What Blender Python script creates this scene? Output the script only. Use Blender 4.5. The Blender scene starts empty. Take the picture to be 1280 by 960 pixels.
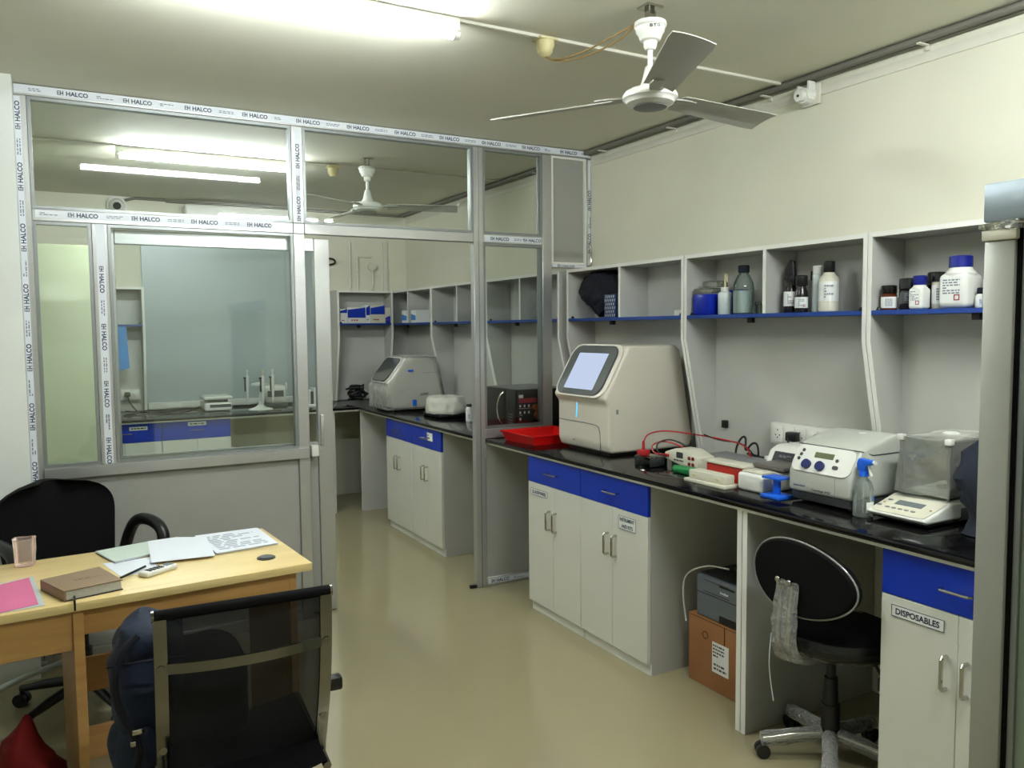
import bpy, bmesh, math, random
from math import sin, cos, pi, radians as RD
from mathutils import Vector as V, Matrix, noise

random.seed(7)
SC = bpy.context.scene
COL = SC.collection

# ------------------------------------------------------------------ camera, world, lights, exposure
CAM = (-3.0497, 0.0, 1.6)
yaw, pitch, roll, FPX = 0.5102, 0.069, -0.0087, 1009.96
_f = V((sin(yaw)*cos(pitch), cos(yaw)*cos(pitch), -sin(pitch)))
_r = V((cos(yaw), -sin(yaw), 0)); _u = _r.cross(_f)
_r2 = _r*cos(roll)+_u*sin(roll); _u2 = -_r*sin(roll)+_u*cos(roll)
cd = bpy.data.cameras.new('camera'); cam = bpy.data.objects.new('camera', cd); COL.objects.link(cam)
M = Matrix((_r2, _u2, -_f)).transposed().to_4x4(); M.translation = V(CAM); cam.matrix_world = M
cd.sensor_width = 36; cd.lens = 36*FPX/1280; cd.clip_start = .05
SC.camera = cam

w = bpy.data.worlds.new('world'); SC.world = w; w.use_nodes = True
w.node_tree.nodes['Background'].inputs[0].default_value = (.8, .85, .9, 1)
w.node_tree.nodes['Background'].inputs[1].default_value = .3
SC.view_settings.view_transform = 'Standard'; SC.view_settings.look = 'None'
SC.view_settings.exposure = 2.17; SC.view_settings.gamma = 1
TUBE_W = 46.0           # emission strength of the tube lamps

# ------------------------------------------------------------------ materials
def lin(c):
    return tuple((v/255/12.92 if v/255 <= .04045 else ((v/255+.055)/1.055)**2.4) for v in c)+(1,)
MATS = {}
def mat(name, rgb, rough=.5, metal=0, var=.04, vs=6, bump=0, bs=60, spec=.5, rgb2=None, stretch=None, coat=0):
    if name in MATS: return MATS[name]
    m = bpy.data.materials.new(name); m.use_nodes = True; nt = m.node_tree; b = nt.nodes['Principled BSDF']
    N, L = nt.nodes.new, nt.links.new
    tc = N('ShaderNodeTexCoord'); mp = N('ShaderNodeMapping'); L(tc.outputs['Object'], mp.inputs[0])
    if stretch: mp.inputs['Scale'].default_value = stretch
    nz = N('ShaderNodeTexNoise'); nz.inputs['Scale'].default_value = vs; nz.inputs['Detail'].default_value = 5
    L(mp.outputs[0], nz.inputs['Vector'])
    cr = N('ShaderNodeValToRGB'); c = lin(rgb)
    c2 = lin(rgb2) if rgb2 else tuple(x*(1-var*2) for x in c[:3])+(1,)
    cr.color_ramp.elements[0].position = .35; cr.color_ramp.elements[1].position = .65
    cr.color_ramp.elements[0].color = c2; cr.color_ramp.elements[1].color = c
    L(nz.outputs[0], cr.inputs[0]); L(cr.outputs[0], b.inputs['Base Color'])
    b.inputs['Roughness'].default_value = rough; b.inputs['Metallic'].default_value = metal
    b.inputs['Specular IOR Level'].default_value = spec
    if coat: b.inputs['Coat Weight'].default_value = coat
    if bump:
        n2 = N('ShaderNodeTexNoise'); n2.inputs['Scale'].default_value = bs; L(mp.outputs[0], n2.inputs['Vector'])
        bp = N('ShaderNodeBump'); bp.inputs['Strength'].default_value = bump; bp.inputs['Distance'].default_value = .004
        L(n2.outputs[0], bp.inputs['Height']); L(bp.outputs[0], b.inputs['Normal'])
    MATS[name] = m; return m
def emis(name, rgb, s):
    m = bpy.data.materials.new(name); m.use_nodes = True; nt = m.node_tree; nt.nodes.clear()
    e = nt.nodes.new('ShaderNodeEmission'); o = nt.nodes.new('ShaderNodeOutputMaterial')
    e.inputs[0].default_value = lin(rgb); e.inputs[1].default_value = s; nt.links.new(e.outputs[0], o.inputs[0]); return m
def seethru(name, tint, fac, rough=.02, rgb=(235, 235, 230), fres=True, bump=0, bs=30, gloss=True, pattern=None):
    """thin clear sheet: transparent with a share of glossy (or body) reflection"""
    m = bpy.data.materials.new(name); m.use_nodes = True; nt = m.node_tree; nt.nodes.clear()
    N, L = nt.nodes.new, nt.links.new
    o = N('ShaderNodeOutputMaterial'); t = N('ShaderNodeBsdfTransparent'); t.inputs[0].default_value = lin(tint)
    if gloss: g = N('ShaderNodeBsdfGlossy'); g.inputs['Roughness'].default_value = rough; g.inputs[0].default_value = lin(rgb)
    else:
        g = N('ShaderNodeBsdfPrincipled'); g.inputs['Roughness'].default_value = rough; g.inputs[0].default_value = lin(rgb)
    mx = N('ShaderNodeMixShader'); L(t.outputs[0], mx.inputs[1]); L(g.outputs[0], mx.inputs[2]); L(mx.outputs[0], o.inputs[0])
    if fres:
        fr = N('ShaderNodeFresnel'); fr.inputs[0].default_value = 1.45
        ma = N('ShaderNodeMath'); ma.operation = 'MULTIPLY_ADD'; ma.inputs[1].default_value = 1.0; ma.inputs[2].default_value = fac
        ma.use_clamp = True; L(fr.outputs[0], ma.inputs[0]); L(ma.outputs[0], mx.inputs[0])
    else: mx.inputs[0].default_value = fac
    if bump:
        tc = N('ShaderNodeTexCoord'); n2 = N('ShaderNodeTexNoise'); n2.inputs['Scale'].default_value = bs; n2.inputs['Detail'].default_value = 4
        L(tc.outputs['Object'], n2.inputs['Vector']); bp = N('ShaderNodeBump'); bp.inputs['Strength'].default_value = bump
        bp.inputs['Distance'].default_value = .02
        L(n2.outputs[0], bp.inputs['Height']); L(bp.outputs[0], g.inputs['Normal'])
    return m

m_wall = mat('cream_wall_paint', (225, 223, 203), .75, var=.02, vs=2, bump=.08, bs=40)
m_pier = mat('white_wall_paint', (222, 226, 220), .75, var=.02, vs=2, bump=.08, bs=40)
m_ceil = mat('ceiling_paint', (220, 218, 200), .8, var=.02, vs=2, bump=.06, bs=30)
m_lam = mat('white_laminate', (214, 214, 203), .4, var=.015, vs=3)
m_lamside = mat('shaded_side_laminate', (186, 186, 179), .42, var=.015, vs=3)  # white laminate greyed in colour for the shade on side faces
m_lamback = mat('pale_laminate', (196, 196, 188), .45, var=.02, vs=2)
m_lamgrey = mat('grey_laminate', (156, 156, 148), .45, var=.02, vs=3)
m_edge = mat('white_and_lit_edge', (232, 232, 224), .4, var=.01)  # white strips; on board fronts the paleness stands for lit edges
m_blue = mat('blue_laminate', (14, 52, 172), .3, var=.02, vs=3)
m_bshelf = mat('blue_shelf_laminate', (24, 62, 142), .35, var=.02, vs=3)
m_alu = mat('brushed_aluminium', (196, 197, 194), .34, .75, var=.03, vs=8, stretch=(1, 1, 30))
m_alud = mat('dark_aluminium_bead', (150, 154, 152), .4, .7, var=.03)  # darker grey than the frame members
m_tape = mat('white_film_tape', (222, 227, 232), .45, var=.02)
m_ink = mat('navy_ink', (28, 36, 66), .6, var=.01)
m_inkp = mat('pale_ink', (168, 172, 188), .6, var=.01)
m_inkg = mat('grey_ink', (120, 126, 140), .6, var=.01)
m_black = mat('black_plastic', (16, 16, 17), .38, var=.02)
m_blackm = mat('matte_black', (8, 8, 9), .8, var=.05, bump=.1, bs=200, spec=.15)
m_chrome = mat('chrome', (196, 192, 184), .11, 1, var=.01)
m_chromed = mat('darkened_chrome', (142, 139, 132), .14, 1, var=.03, vs=20)  # chrome with dark reflections put into its colour
m_white = mat('white_plastic', (226, 226, 218), .35, var=.01)
m_cream = mat('cream_plastic', (214, 210, 190), .4, var=.015)
m_qpcr = mat('warm_white_casing', (212, 206, 190), .33, var=.01, vs=2)
m_grey = mat('grey_plastic', (128, 130, 128), .4, var=.02)
m_dgrey = mat('dark_grey_plastic', (62, 64, 66), .4, var=.02)
m_fan = mat('fan_white_enamel', (232, 232, 224), .3, var=.01)
m_blade = mat('fan_blade_enamel', (176, 175, 165), .35, var=.02)
m_red = mat('red_plastic', (214, 14, 14), .32, var=.02)
m_redc = mat('red_cloth', (128, 10, 14), .85, var=.1, bump=.3, bs=60)
m_green = mat('green_rubber', (22, 128, 62), .4, var=.05)
m_bluep = mat('bright_blue_plastic', (28, 104, 226), .35, var=.02)
m_navy = mat('navy_cloth', (15, 23, 40), .85, var=.15, vs=12, bump=.4, bs=40)
m_navyd = mat('dark_navy_cloth', (17, 18, 34), .85, var=.15, vs=12, bump=.4, bs=30)
m_bag = mat('navy_bag_nylon', (9, 27, 54), .7, var=.12, vs=9, bump=.3, bs=80)
m_paper = mat('white_paper', (226, 230, 238), .6, var=.01)
m_paperp = mat('page_edges', (200, 200, 190), .7, var=.15, vs=90, stretch=(1, 1, 14))
m_pink = mat('pink_paper', (214, 106, 150), .6, var=.03)
m_brown = mat('brown_leatherette', (138, 112, 84), .5, var=.05, bump=.2, bs=120)
m_mint = mat('mint_cover', (196, 210, 200), .5, var=.02)
m_card = mat('brown_cardboard', (158, 108, 64), .8, var=.08, vs=5, bump=.1, bs=90)
m_amber = mat('amber_glass', (92, 42, 14), .15, var=.05, coat=.5)
m_jar = mat('dark_jar', (24, 20, 18), .25, var=.02)
m_lcd = mat('lcd_panel', (104, 112, 82), .2, var=.02)
m_lcdg = mat('grey_lcd', (112, 120, 122), .15, var=.02)
m_pipe = mat('grey_conduit', (120, 118, 108), .5, .1, var=.05)
m_trunk = mat('white_trunking', (222, 219, 204), .5, var=.02)
m_rose = mat('aged_ivory_plastic', (212, 200, 150), .45, var=.05)
m_cable = mat('tan_cable', (150, 122, 74), .5)
m_cblk = mat('black_cable', (14, 14, 15), .5)
m_cwht = mat('white_cable', (214, 212, 200), .5)
m_cred = mat('red_cable', (180, 30, 34), .45)
m_gboard = mat('grey_board', (172, 182, 183), .3, var=.03, vs=1.5)
m_gcup = mat('pale_green_laminate', (204, 214, 180), .3, var=.02, vs=1.5)
m_hdpe = mat('translucent_white_plastic', (196, 206, 204), .35, var=.02)
m_cloth = mat('pale_cloth', (206, 206, 192), .75, var=.03, bump=.3, bs=40)
m_capb = mat('navy_blue_cap', (16, 30, 128), .35)
m_lbl = mat('paper_label', (232, 234, 230), .6, var=.01)
m_gold = mat('brass', (190, 150, 60), .3, .8)
m_rope = mat('coiled_rope', (150, 138, 112), .8, var=.1, vs=40)
m_bglov = mat('blue_nitrile', (60, 140, 214), .5, var=.05)
m_orange = mat('orange_print', (206, 110, 40), .5, rgb2=(120, 40, 20), vs=30)
m_redp = mat('dark_red_print', (170, 50, 62), .5, var=.1)

m_tube = emis('tube_light', (242, 249, 251), TUBE_W)
m_tube2 = emis('bright_tube_light', (242, 249, 251), TUBE_W*1.55)
m_scr = emis('lit_screen', (196, 210, 236), .22)
m_led = emis('blue_led', (110, 205, 250), .28)
g_pane = seethru('window_glass', (252, 254, 253), .015)
g_leaf = seethru('door_glass', (251, 254, 253), .02)
g_film = seethru('wrapping_film', (244, 244, 240), .13, .13, (245, 245, 240), fres=True, bump=1.0, bs=34)
g_filmc = seethru('clear_film', (250, 250, 248), .0, .10, (245, 245, 240), fres=True, bump=.9, bs=44)
g_wrap = seethru('crumpled_wrap', (240, 240, 236), .22, .12, (235, 235, 230), fres=True, bump=1.0, bs=60, gloss=False)
g_body = seethru('translucent_bottle', (236, 240, 236), .16, .12, (214, 220, 214), fres=True, gloss=False)
g_milk = seethru('milky_film', (244, 244, 240), .24, .16, (234, 234, 226), fres=True, bump=1.0, bs=26, gloss=False)
g_clear = seethru('clear_plastic', (236, 242, 240), .07, .06, (235, 240, 236), fres=True)
g_pink = seethru('pinkish_cup_plastic', (255, 244, 238), .24, .2, (244, 228, 220), fres=True, gloss=False)
g_mesh = seethru('black_chair_mesh', (255, 255, 255), .92, .9, (4, 4, 5), fres=False, gloss=False)
g_frost = seethru('frosted_green_glass', (150, 172, 150), .45, .3, (150, 168, 150), fres=True, gloss=False)
g_bluebox = seethru('blue_transparent_plastic', (20, 50, 190), .6, .2, (14, 44, 190), fres=True, gloss=False)

def floor_mat():
    m = mat('beige_floor_tile', (157, 148, 116), .22, var=.01, vs=.8, rgb2=(154, 145, 113)); nt = m.node_tree
    b = nt.nodes['Principled BSDF']; N, L = nt.nodes.new, nt.links.new
    tc = N('ShaderNodeTexCoord'); n = N('ShaderNodeTexNoise'); n.inputs['Scale'].default_value = 9; n.inputs['Detail'].default_value = 8
    L(tc.outputs['Object'], n.inputs['Vector']); mr = N('ShaderNodeMapRange'); mr.inputs[3].default_value = .11; mr.inputs[4].default_value = .15; b.inputs['Specular IOR Level'].default_value = .6
    L(n.outputs[0], mr.inputs[0]); L(mr.outputs[0], b.inputs['Roughness']); return m
m_floor = floor_mat()
def granite():
    m = mat('black_granite', (13, 12, 13), .1, var=.2, vs=300); return m
m_gran = granite()
def wood(name, a, b_, axis):
    st = [3, 3, 3]; st[axis] = .35
    return mat(name, a, .38, rgb2=b_, vs=9, stretch=tuple(st), var=.05)
m_wtop = wood('light_beech_laminate', (226, 202, 142), (216, 190, 130), 0)
m_wside = wood('beech_apron', (186, 144, 86), (170, 128, 74), 0)

# ------------------------------------------------------------------ mesh building
class MB:
    def __init__(s): s.bm = bmesh.new()
    def _geo(s, vs): return list({f for v in vs for f in v.link_faces})
    def box(s, x0, x1, y0, y1, z0, z1, bv=0, seg=2, mt=None):
        r = bmesh.ops.create_cube(s.bm, size=1); vs = r['verts']
        for v in vs:
            v.co = V(((x0+x1)/2+v.co.x*(x1-x0), (y0+y1)/2+v.co.y*(y1-y0), (z0+z1)/2+v.co.z*(z1-z0)))
        if bv:
            es = list({e for v in vs for e in v.link_edges})
            rr = bmesh.ops.bevel(s.bm, geom=es, offset=min(bv, abs(x1-x0)*.49, abs(y1-y0)*.49, abs(z1-z0)*.49), segments=seg, profile=.5, affect='EDGES')
            vs = list({v for f in rr['faces'] for v in f.verts} | {v for v in vs if v.is_valid})
        if mt is not None:
            for v in vs: v.co = mt @ v.co
        return s
    def cyl(s, p0, p1, r0, r1=None, n=20):
        p0, p1 = V(p0), V(p1); r1 = r0 if r1 is None else r1; d = p1-p0
        q = d.to_track_quat('Z', 'Y').to_matrix()
        A = [s.bm.verts.new(p0+q@V((r0*cos(2*pi*i/n), r0*sin(2*pi*i/n), 0))) for i in range(n)]
        B = [s.bm.verts.new(p1+q@V((r1*cos(2*pi*i/n), r1*sin(2*pi*i/n), 0))) for i in range(n)]
        for i in range(n): s.bm.faces.new((A[i], A[(i+1) % n], B[(i+1) % n], B[i]))
        s.bm.faces.new(A[::-1]); s.bm.faces.new(B); return s
    def tube(s, pts, r, n=8, closed=False, smooth=0):
        P = [V(p) for p in pts]
        for _ in range(smooth):
            Q = []; k = len(P)
            rng = range(k) if closed else range(k-1)
            if not closed: Q.append(P[0])
            for i in rng:
                a, b = P[i], P[(i+1) % k]; Q += [a*.75+b*.25, a*.25+b*.75]
            if not closed: Q.append(P[-1])
            P = Q
        k = len(P); rings = []; up = V((0, 0, 1)); prev = None
        for i, p in enumerate(P):
            t = (P[(i+1) % k]-P[i-1]) if closed else (P[min(i+1, k-1)]-P[max(i-1, 0)])
            if t.length < 1e-9: t = V((0, 0, 1))
            t.normalize()
            if prev is None:
                a = up if abs(t.z) < .9 else V((1, 0, 0)); x = a.cross(t).normalized()
            else:
                x = (prev - t*prev.dot(t))
                x = x.normalized() if x.length > 1e-6 else up.cross(t).normalized()
            prev = x; y = t.cross(x); rr = r[i*len(r)//k] if isinstance(r, (list, tuple)) else r
            rings.append([s.bm.verts.new(p+x*rr*cos(2*pi*j/n)+y*rr*sin(2*pi*j/n)) for j in range(n)])
        for i in range(k if closed else k-1):
            A, B = rings[i], rings[(i+1) % k]
            for j in range(n): s.bm.faces.new((A[j], A[(j+1) % n], B[(j+1) % n], B[j]))
        if not closed: s.bm.faces.new(rings[0][::-1]); s.bm.faces.new(rings[-1])
        return s
    def lathe(s, prof, c=(0, 0, 0), n=28, sx=1, sy=1):
        c = V(c); rings = []
        for r, z in prof:
            rings.append([s.bm.verts.new(c+V((max(r, 1e-4)*cos(2*pi*j/n)*sx, max(r, 1e-4)*sin(2*pi*j/n)*sy, z))) for j in range(n)])
        for A, B in zip(rings, rings[1:]):
            for j in range(n): s.bm.faces.new((A[j], A[(j+1) % n], B[(j+1) % n], B[j]))
        s.bm.faces.new(rings[0][::-1]); s.bm.faces.new(rings[-1]); return s
    def prism(s, pts, axis, a, b, bv=0, seg=3, mt=None, only=None):
        def P(p, t):
            return V((t, p[0], p[1])) if axis == 'x' else V((p[0], t, p[1])) if axis == 'y' else V((p[0], p[1], t))
        A = [s.bm.verts.new(P(p, a)) for p in pts]; B = [s.bm.verts.new(P(p, b)) for p in pts]; n = len(pts); fs = []
        for i in range(n): fs.append(s.bm.faces.new((A[i], A[(i+1) % n], B[(i+1) % n], B[i])))
        fs.append(s.bm.faces.new(A[::-1])); fs.append(s.bm.faces.new(B)); vs = A+B
        bmesh.ops.recalc_face_normals(s.bm, faces=fs)
        if bv:
            es = list({e for f in fs for e in f.edges})
            rr = bmesh.ops.bevel(s.bm, geom=es, offset=bv, segments=seg, profile=.5, affect='EDGES', clamp_overlap=True)
            vs = list({v for f in rr['faces'] for v in f.verts} | {v for v in vs if v.is_valid})
        if mt is not None:
            for v in vs: v.co = mt @ v.co
        return s
    def sph(s, c, r, sc=(1, 1, 1), n=16):
        rr = bmesh.ops.create_uvsphere(s.bm, u_segments=n, v_segments=max(6, n//2), radius=1)
        for v in rr['verts']: v.co = V((c[0]+v.co.x*r*sc[0], c[1]+v.co.y*r*sc[1], c[2]+v.co.z*r*sc[2]))
        return s
    def plate(s, c, ex, ey, w, h, r=0, t=.001, k=5):
        """rounded rectangle of thickness t growing along ex x ey from c"""
        c, ex, ey = V(c), V(ex).normalized(), V(ey).normalized(); nz = ex.cross(ey); pts = []
        r = min(r, w/2*.99, h/2*.99)
        for (cx, cy, a0) in ((w/2-r, h/2-r, 0), (-w/2+r, h/2-r, 90), (-w/2+r, -h/2+r, 180), (w/2-r, -h/2+r, 270)):
            if r <= 0: pts.append((cx, cy))
            else:
                for i in range(k+1):
                    a = RD(a0+90*i/k); pts.append((cx+r*cos(a), cy+r*sin(a)))
        A = [s.bm.verts.new(c+ex*x+ey*y) for x, y in pts]; B = [s.bm.verts.new(c+ex*x+ey*y+nz*t) for x, y in pts]; n = len(pts)
        for i in range(n): s.bm.faces.new((A[i], A[(i+1) % n], B[(i+1) % n], B[i]))
        s.bm.faces.new(A[::-1]); s.bm.faces.new(B); return s
    def disc(s, c, nrm, r, t=.004, n=20): c = V(c); nrm = V(nrm).normalized(); return s.cyl(c, c+nrm*t, r, n=n)
    def rumple(s, amp, freq, seed=0, keepz=None):
        o = V((seed*3.1, seed*1.7, seed))
        for v in s.bm.verts:
            if keepz is not None and v.co.z < keepz: continue
            v.co += noise.noise_vector(v.co*freq+o)*amp
        return s
    def sub(s, cuts):
        bmesh.ops.subdivide_edges(s.bm, edges=s.bm.edges[:], cuts=cuts, use_grid_fill=True); return s

ORG = {}
def _link(name, mb, m, parent):
    bm = mb.bm
    bmesh.ops.recalc_face_normals(bm, faces=bm.faces[:])
    if parent is not None and parent.name in ORG:
        o = ORG[parent.name]
        for v in bm.verts: v.co -= o
    me = bpy.data.meshes.new(name); bm.to_mesh(me); bm.free()
    for p in me.polygons: p.use_smooth = True
    me.set_sharp_from_angle(angle=RD(38))
    if m: me.materials.append(m)
    ob = bpy.data.objects.new(name, me); COL.objects.link(ob)
    if parent is not None:
        ob.parent = parent
        if parent.name in ORG: ORG[ob.name] = ORG[parent.name]
    return ob
def part(name, mb, m, parent, label=None):
    o = _link(name, mb, m, parent)
    if label: o['label'] = label
    return o
def _tag(o, label, cat, group=None):
    o['label'] = label; o['category'] = cat
    if group: o['group'] = group
    return o
def thing(name, label, cat, loc=(0, 0, 0), rz=0, group=None, world=False):
    """Empty at the thing's base. world=True: the parts are given in room coordinates"""
    o = bpy.data.objects.new(name, None); COL.objects.link(o); o.empty_display_size = .05
    o.location = loc; o.rotation_euler = (0, 0, rz); _tag(o, label, cat, group)
    if world: ORG[o.name] = V(loc)
    return o
def solo(name, mb, m, label, cat, org, group=None):
    """a thing that is one mesh, given in room coordinates with its origin at org"""
    org = V(org)
    for v in mb.bm.verts: v.co -= org
    o = _link(name, mb, m, None); o.location = org
    return _tag(o, label, cat, group)
def struct(name, mb, m, parent=None):
    o = _link(name, mb, m, parent)
    if parent is None: o['kind'] = 'structure'
    return o
def copy_tree(o, parent=None):
    c = o.copy(); COL.objects.link(c); c.parent = parent
    for ch in [x for x in bpy.data.objects if x.parent == o]: copy_tree(ch, c)
    return c

TC = {}
def text_bm(s):
    if s not in TC:
        cu = bpy.data.curves.new('t', 'FONT'); cu.body = s; cu.offset = .028; cu.resolution_u = 3
        ob = bpy.data.objects.new('t', cu); me = bpy.data.meshes.new_from_object(ob)
        vs = [v.co.copy() for v in me.vertices]; fs = [tuple(p.vertices) for p in me.polygons]
        bpy.data.objects.remove(ob); bpy.data.meshes.remove(me); bpy.data.curves.remove(cu)
        x0 = min(v.x for v in vs); x1 = max(v.x for v in vs); y0 = min(v.y for v in vs); y1 = max(v.y for v in vs)
        TC[s] = ([((v.x-x0)/(x1-x0)-.5, (v.y-y0)/(y1-y0)-.5) for v in vs], fs)
    return TC[s]
def txt(mb, s, c, ex, ey, w, h):
    vs, fs = text_bm(s); c, ex, ey = V(c), V(ex).normalized(), V(ey).normalized()
    bv = [mb.bm.verts.new(c+ex*(x*w)+ey*(y*h)) for x, y in vs]
    for f in fs:
        try: mb.bm.faces.new([bv[i] for i in f])
        except ValueError: pass
def fineprint(mb, c, ex, ey, w, h, rows, seed=1):
    """rows of print too small to read: short dashes"""
    rn = random.Random(seed); c, ex, ey = V(c), V(ex).normalized(), V(ey).normalized()
    for i in range(rows):
        y = h/2-(i+.5)*h/rows; x = -w/2
        while x < w/2-.001:
            L = min(w*rn.uniform(.1, .3), w/2-x)
            cc = c+ex*(x+L/2)+ey*y
            mb.plate(cc, ex, ey, L*.9, h/rows*.5, 0, .0003); x += L+w*.04
            if rn.random() < .15: break
CYL_P = 'paper'

# ------------------------------------------------------------------ room shell
ZC, P, YF, YB, XL = 2.734, 4.376, 7.6, -2.4, -4.4
struct('floor', MB().box(XL, 0, YB, YF, -.12, 0), m_floor)
struct('ceiling', MB().box(XL, 0, YB, YF, ZC, ZC+.12), m_ceil)
struct('wall_right', MB().box(0, .12, YB, YF+.12, -.12, ZC+.12), m_wall)
struct('wall_far', MB().box(XL, 0, YF, YF+.12, -.12, ZC+.12), m_wall)
struct('wall_left', MB().box(XL-.12, XL, YB-.12, YF+.12, -.12, ZC+.12), m_pier)
struct('wall_back', MB().box(XL, .12, YB-.12, YB, -.12, ZC+.12), m_wall)
struct('wall_pier_left', MB().box(XL, -3.186, 4.25, 4.44, 0, ZC), m_pier)

# ------------------------------------------------------------------ tube lamps
def tube_lamp(x0, x1, y, label, drop=0.012, mt=None):
    t = thing('tube_lamp', label, 'lamp', ((x0+x1)/2, y, ZC), group=None, world=True)
    part('batten', MB().box(x0, x1, y-.02, y+.02, ZC-.03-drop, ZC, .004), m_white, t)
    part('lamp_tube', MB().cyl((x0+.02, y, ZC-.046-drop), (x1-.02, y, ZC-.046-drop), .015, n=12), mt or m_tube, t)
    for x in (x0+.01, x1-.01):
        part('end_cap', MB().cyl((x-.012, y, ZC-.046-drop), (x+.012, y, ZC-.046-drop), .017, n=12), m_white, t)
    return t
tube_lamp(-2.90, -1.72, 2.76, 'white tube lamp on the ceiling in front of the glass partition, lit')
tube_lamp(-2.70, -1.58, 5.56, 'white tube lamp on the ceiling of the inner lab behind the glass, lit')
tube_lamp(-1.72, -.60, .80, 'lit tube lamp on the ceiling near the right wall, just above the view', mt=m_tube2)

# ------------------------------------------------------------------ trunking, conduits, ceiling fittings
solo('trunking', MB().box(-1.72, -.06, 2.745, 2.77, ZC-.012, ZC, .002), m_trunk, 'white cable trunking across the ceiling from tube lamp past the near fan to right wall', 'trunking', (-.9, 2.757, ZC))
solo('trunking', MB().box(-3.4, -2.9, 2.745, 2.77, ZC-.012, ZC, .002).box(-4.3, -3.4, 2.745, 2.77, ZC-.012, ZC), m_trunk, 'white cable trunking on the ceiling left of the near tube lamp', 'trunking', (-3.6, 2.757, ZC))
solo('trunking', MB().box(-1.58, -.06, 5.51, 5.535, ZC-.012, ZC, .002).box(-4.0, -2.70, 5.51, 5.535, ZC-.012, ZC, .002), m_trunk, 'thin cable trunking on the inner lab ceiling running past the inner fan', 'trunking', (-1, 5.52, ZC))
t = thing('ceiling_conduit', 'pair of dark grey conduit pipes along the corner of ceiling and right wall', 'conduit', (-.04, 3, ZC), world=True)
part('pipe', MB().cyl((-.016, YB+.01, 2.716), (-.016, YF-.01, 2.716), .0145, n=12), m_pipe, t)
part('pipe', MB().cyl((-.048, YB+.01, 2.717), (-.048, YF-.01, 2.717), .0145, n=12), m_pipe, t)
for y in (1.2, 2.05, 2.86, 3.55, 4.2, 5.0, 5.9, 6.8):
    part('clamp', MB().box(-.068, -.0005, y-.008, y+.008, 2.697, 2.7025).box(-.010, -.0005, y-.008, y+.008, 2.68, 2.70), m_trunk, t)
solo('wall_trunking', MB().box(-.006, 0, YB+.02, YF-.02, 2.637, 2.676, .001), m_trunk, 'flat cream cable trunking high along the right wall under the grey pipes', 'trunking', (0, 3, 2.637))
# ceiling rose with wires
t = thing('ceiling_rose', 'ivory ceiling rose with looped tan wires left of the near fan', 'ceiling rose', (-1.35, 2.74, ZC), world=True)
part('base_block', MB().box(-1.39, -1.31, 2.715, 2.785, ZC-.022, ZC-.013, .003), m_rose, t)
part('body', MB().lathe([(.036, -.022), (.036, -.04), (.03, -.05), (.03, -.062), (.02, -.075), (.008, -.082)], (-1.35, 2.75, ZC)), m_rose, t)
part('wire', MB().tube([(-1.35, 2.75, ZC-.08), (-1.33, 2.70, ZC-.105), (-1.28, 2.60, ZC-.10), (-1.24, 2.45, ZC-.075), (-1.215, 2.36, ZC-.06)], .0035, 6, smooth=2), m_cable, t)
part('wire', MB().tube([(-1.35, 2.75, ZC-.08), (-1.32, 2.70, ZC-.112), (-1.26, 2.58, ZC-.112), (-1.22, 2.45, ZC-.09), (-1.21, 2.37, ZC-.065)], .0035, 6, smooth=2), m_cable, t)
# round sensor / lamp holder on the right wall
t = thing('lamp_holder', 'round white lamp holder high on the right wall below the grey pipes', 'lamp holder', (-.01, 2.62, 2.64), world=True)
part('wall_block', MB().box(-.02, -.007, 2.56, 2.66, 2.60, 2.69, .003), m_trunk, t)
part('bracket', MB().box(-.06, -.02, 2.585, 2.595, 2.62, 2.70), m_white, t)
part('bracket', MB().box(-.06, -.02, 2.645, 2.652, 2.62, 2.69), m_white, t)
part('holder', MB().cyl((-.02, 2.62, 2.645), (-.065, 2.62, 2.64), .042, .034).cyl((-.065, 2.62, 2.64), (-.09, 2.62, 2.636), .026, .024), m_white, t)
part('hole', MB().cyl((-.09, 2.62, 2.636), (-.0915, 2.62, 2.6358), .006), m_black, t)

# ------------------------------------------------------------------ ceiling fans
def blade_mb(ang, r0, r1, w0, w1, z, pitch, droop):
    mb = MB(); n = 10; ca, sa = cos(ang), sin(ang); rows = []
    for i in range(n+1):
        f = i/n; r = r0+(r1-r0)*f; w = w0+(w1-w0)*f
        if f > .93: w *= .93
        row = []
        for k in range(7):
            q = k/6*2-1; cam_ = .006*(1-q*q)
            x, y, zz = r, q*w/2, z-droop*f+q*w/2*math.tan(pitch)+cam_
            row.append((x*ca-y*sa, x*sa+y*ca, zz))
        rows.append(row)
    top = [[mb.bm.verts.new(p) for p in r_] for r_ in rows]
    bot = [[mb.bm.verts.new((p[0], p[1], p[2]-.003)) for p in r_] for r_ in rows]
    for g in (top, bot):
        for i in range(n):
            for k in range(6): mb.bm.faces.new((g[i][k], g[i+1][k], g[i+1][k+1], g[i][k+1]))
    for i in range(n):
        for k in (0, 6): mb.bm.faces.new((top[i][k], top[i+1][k], bot[i+1][k], bot[i][k]))
    for k in range(6):
        for i in (0, n): mb.bm.faces.new((top[i][k], top[i][k+1], bot[i][k+1], bot[i][k]))
    return mb
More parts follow.
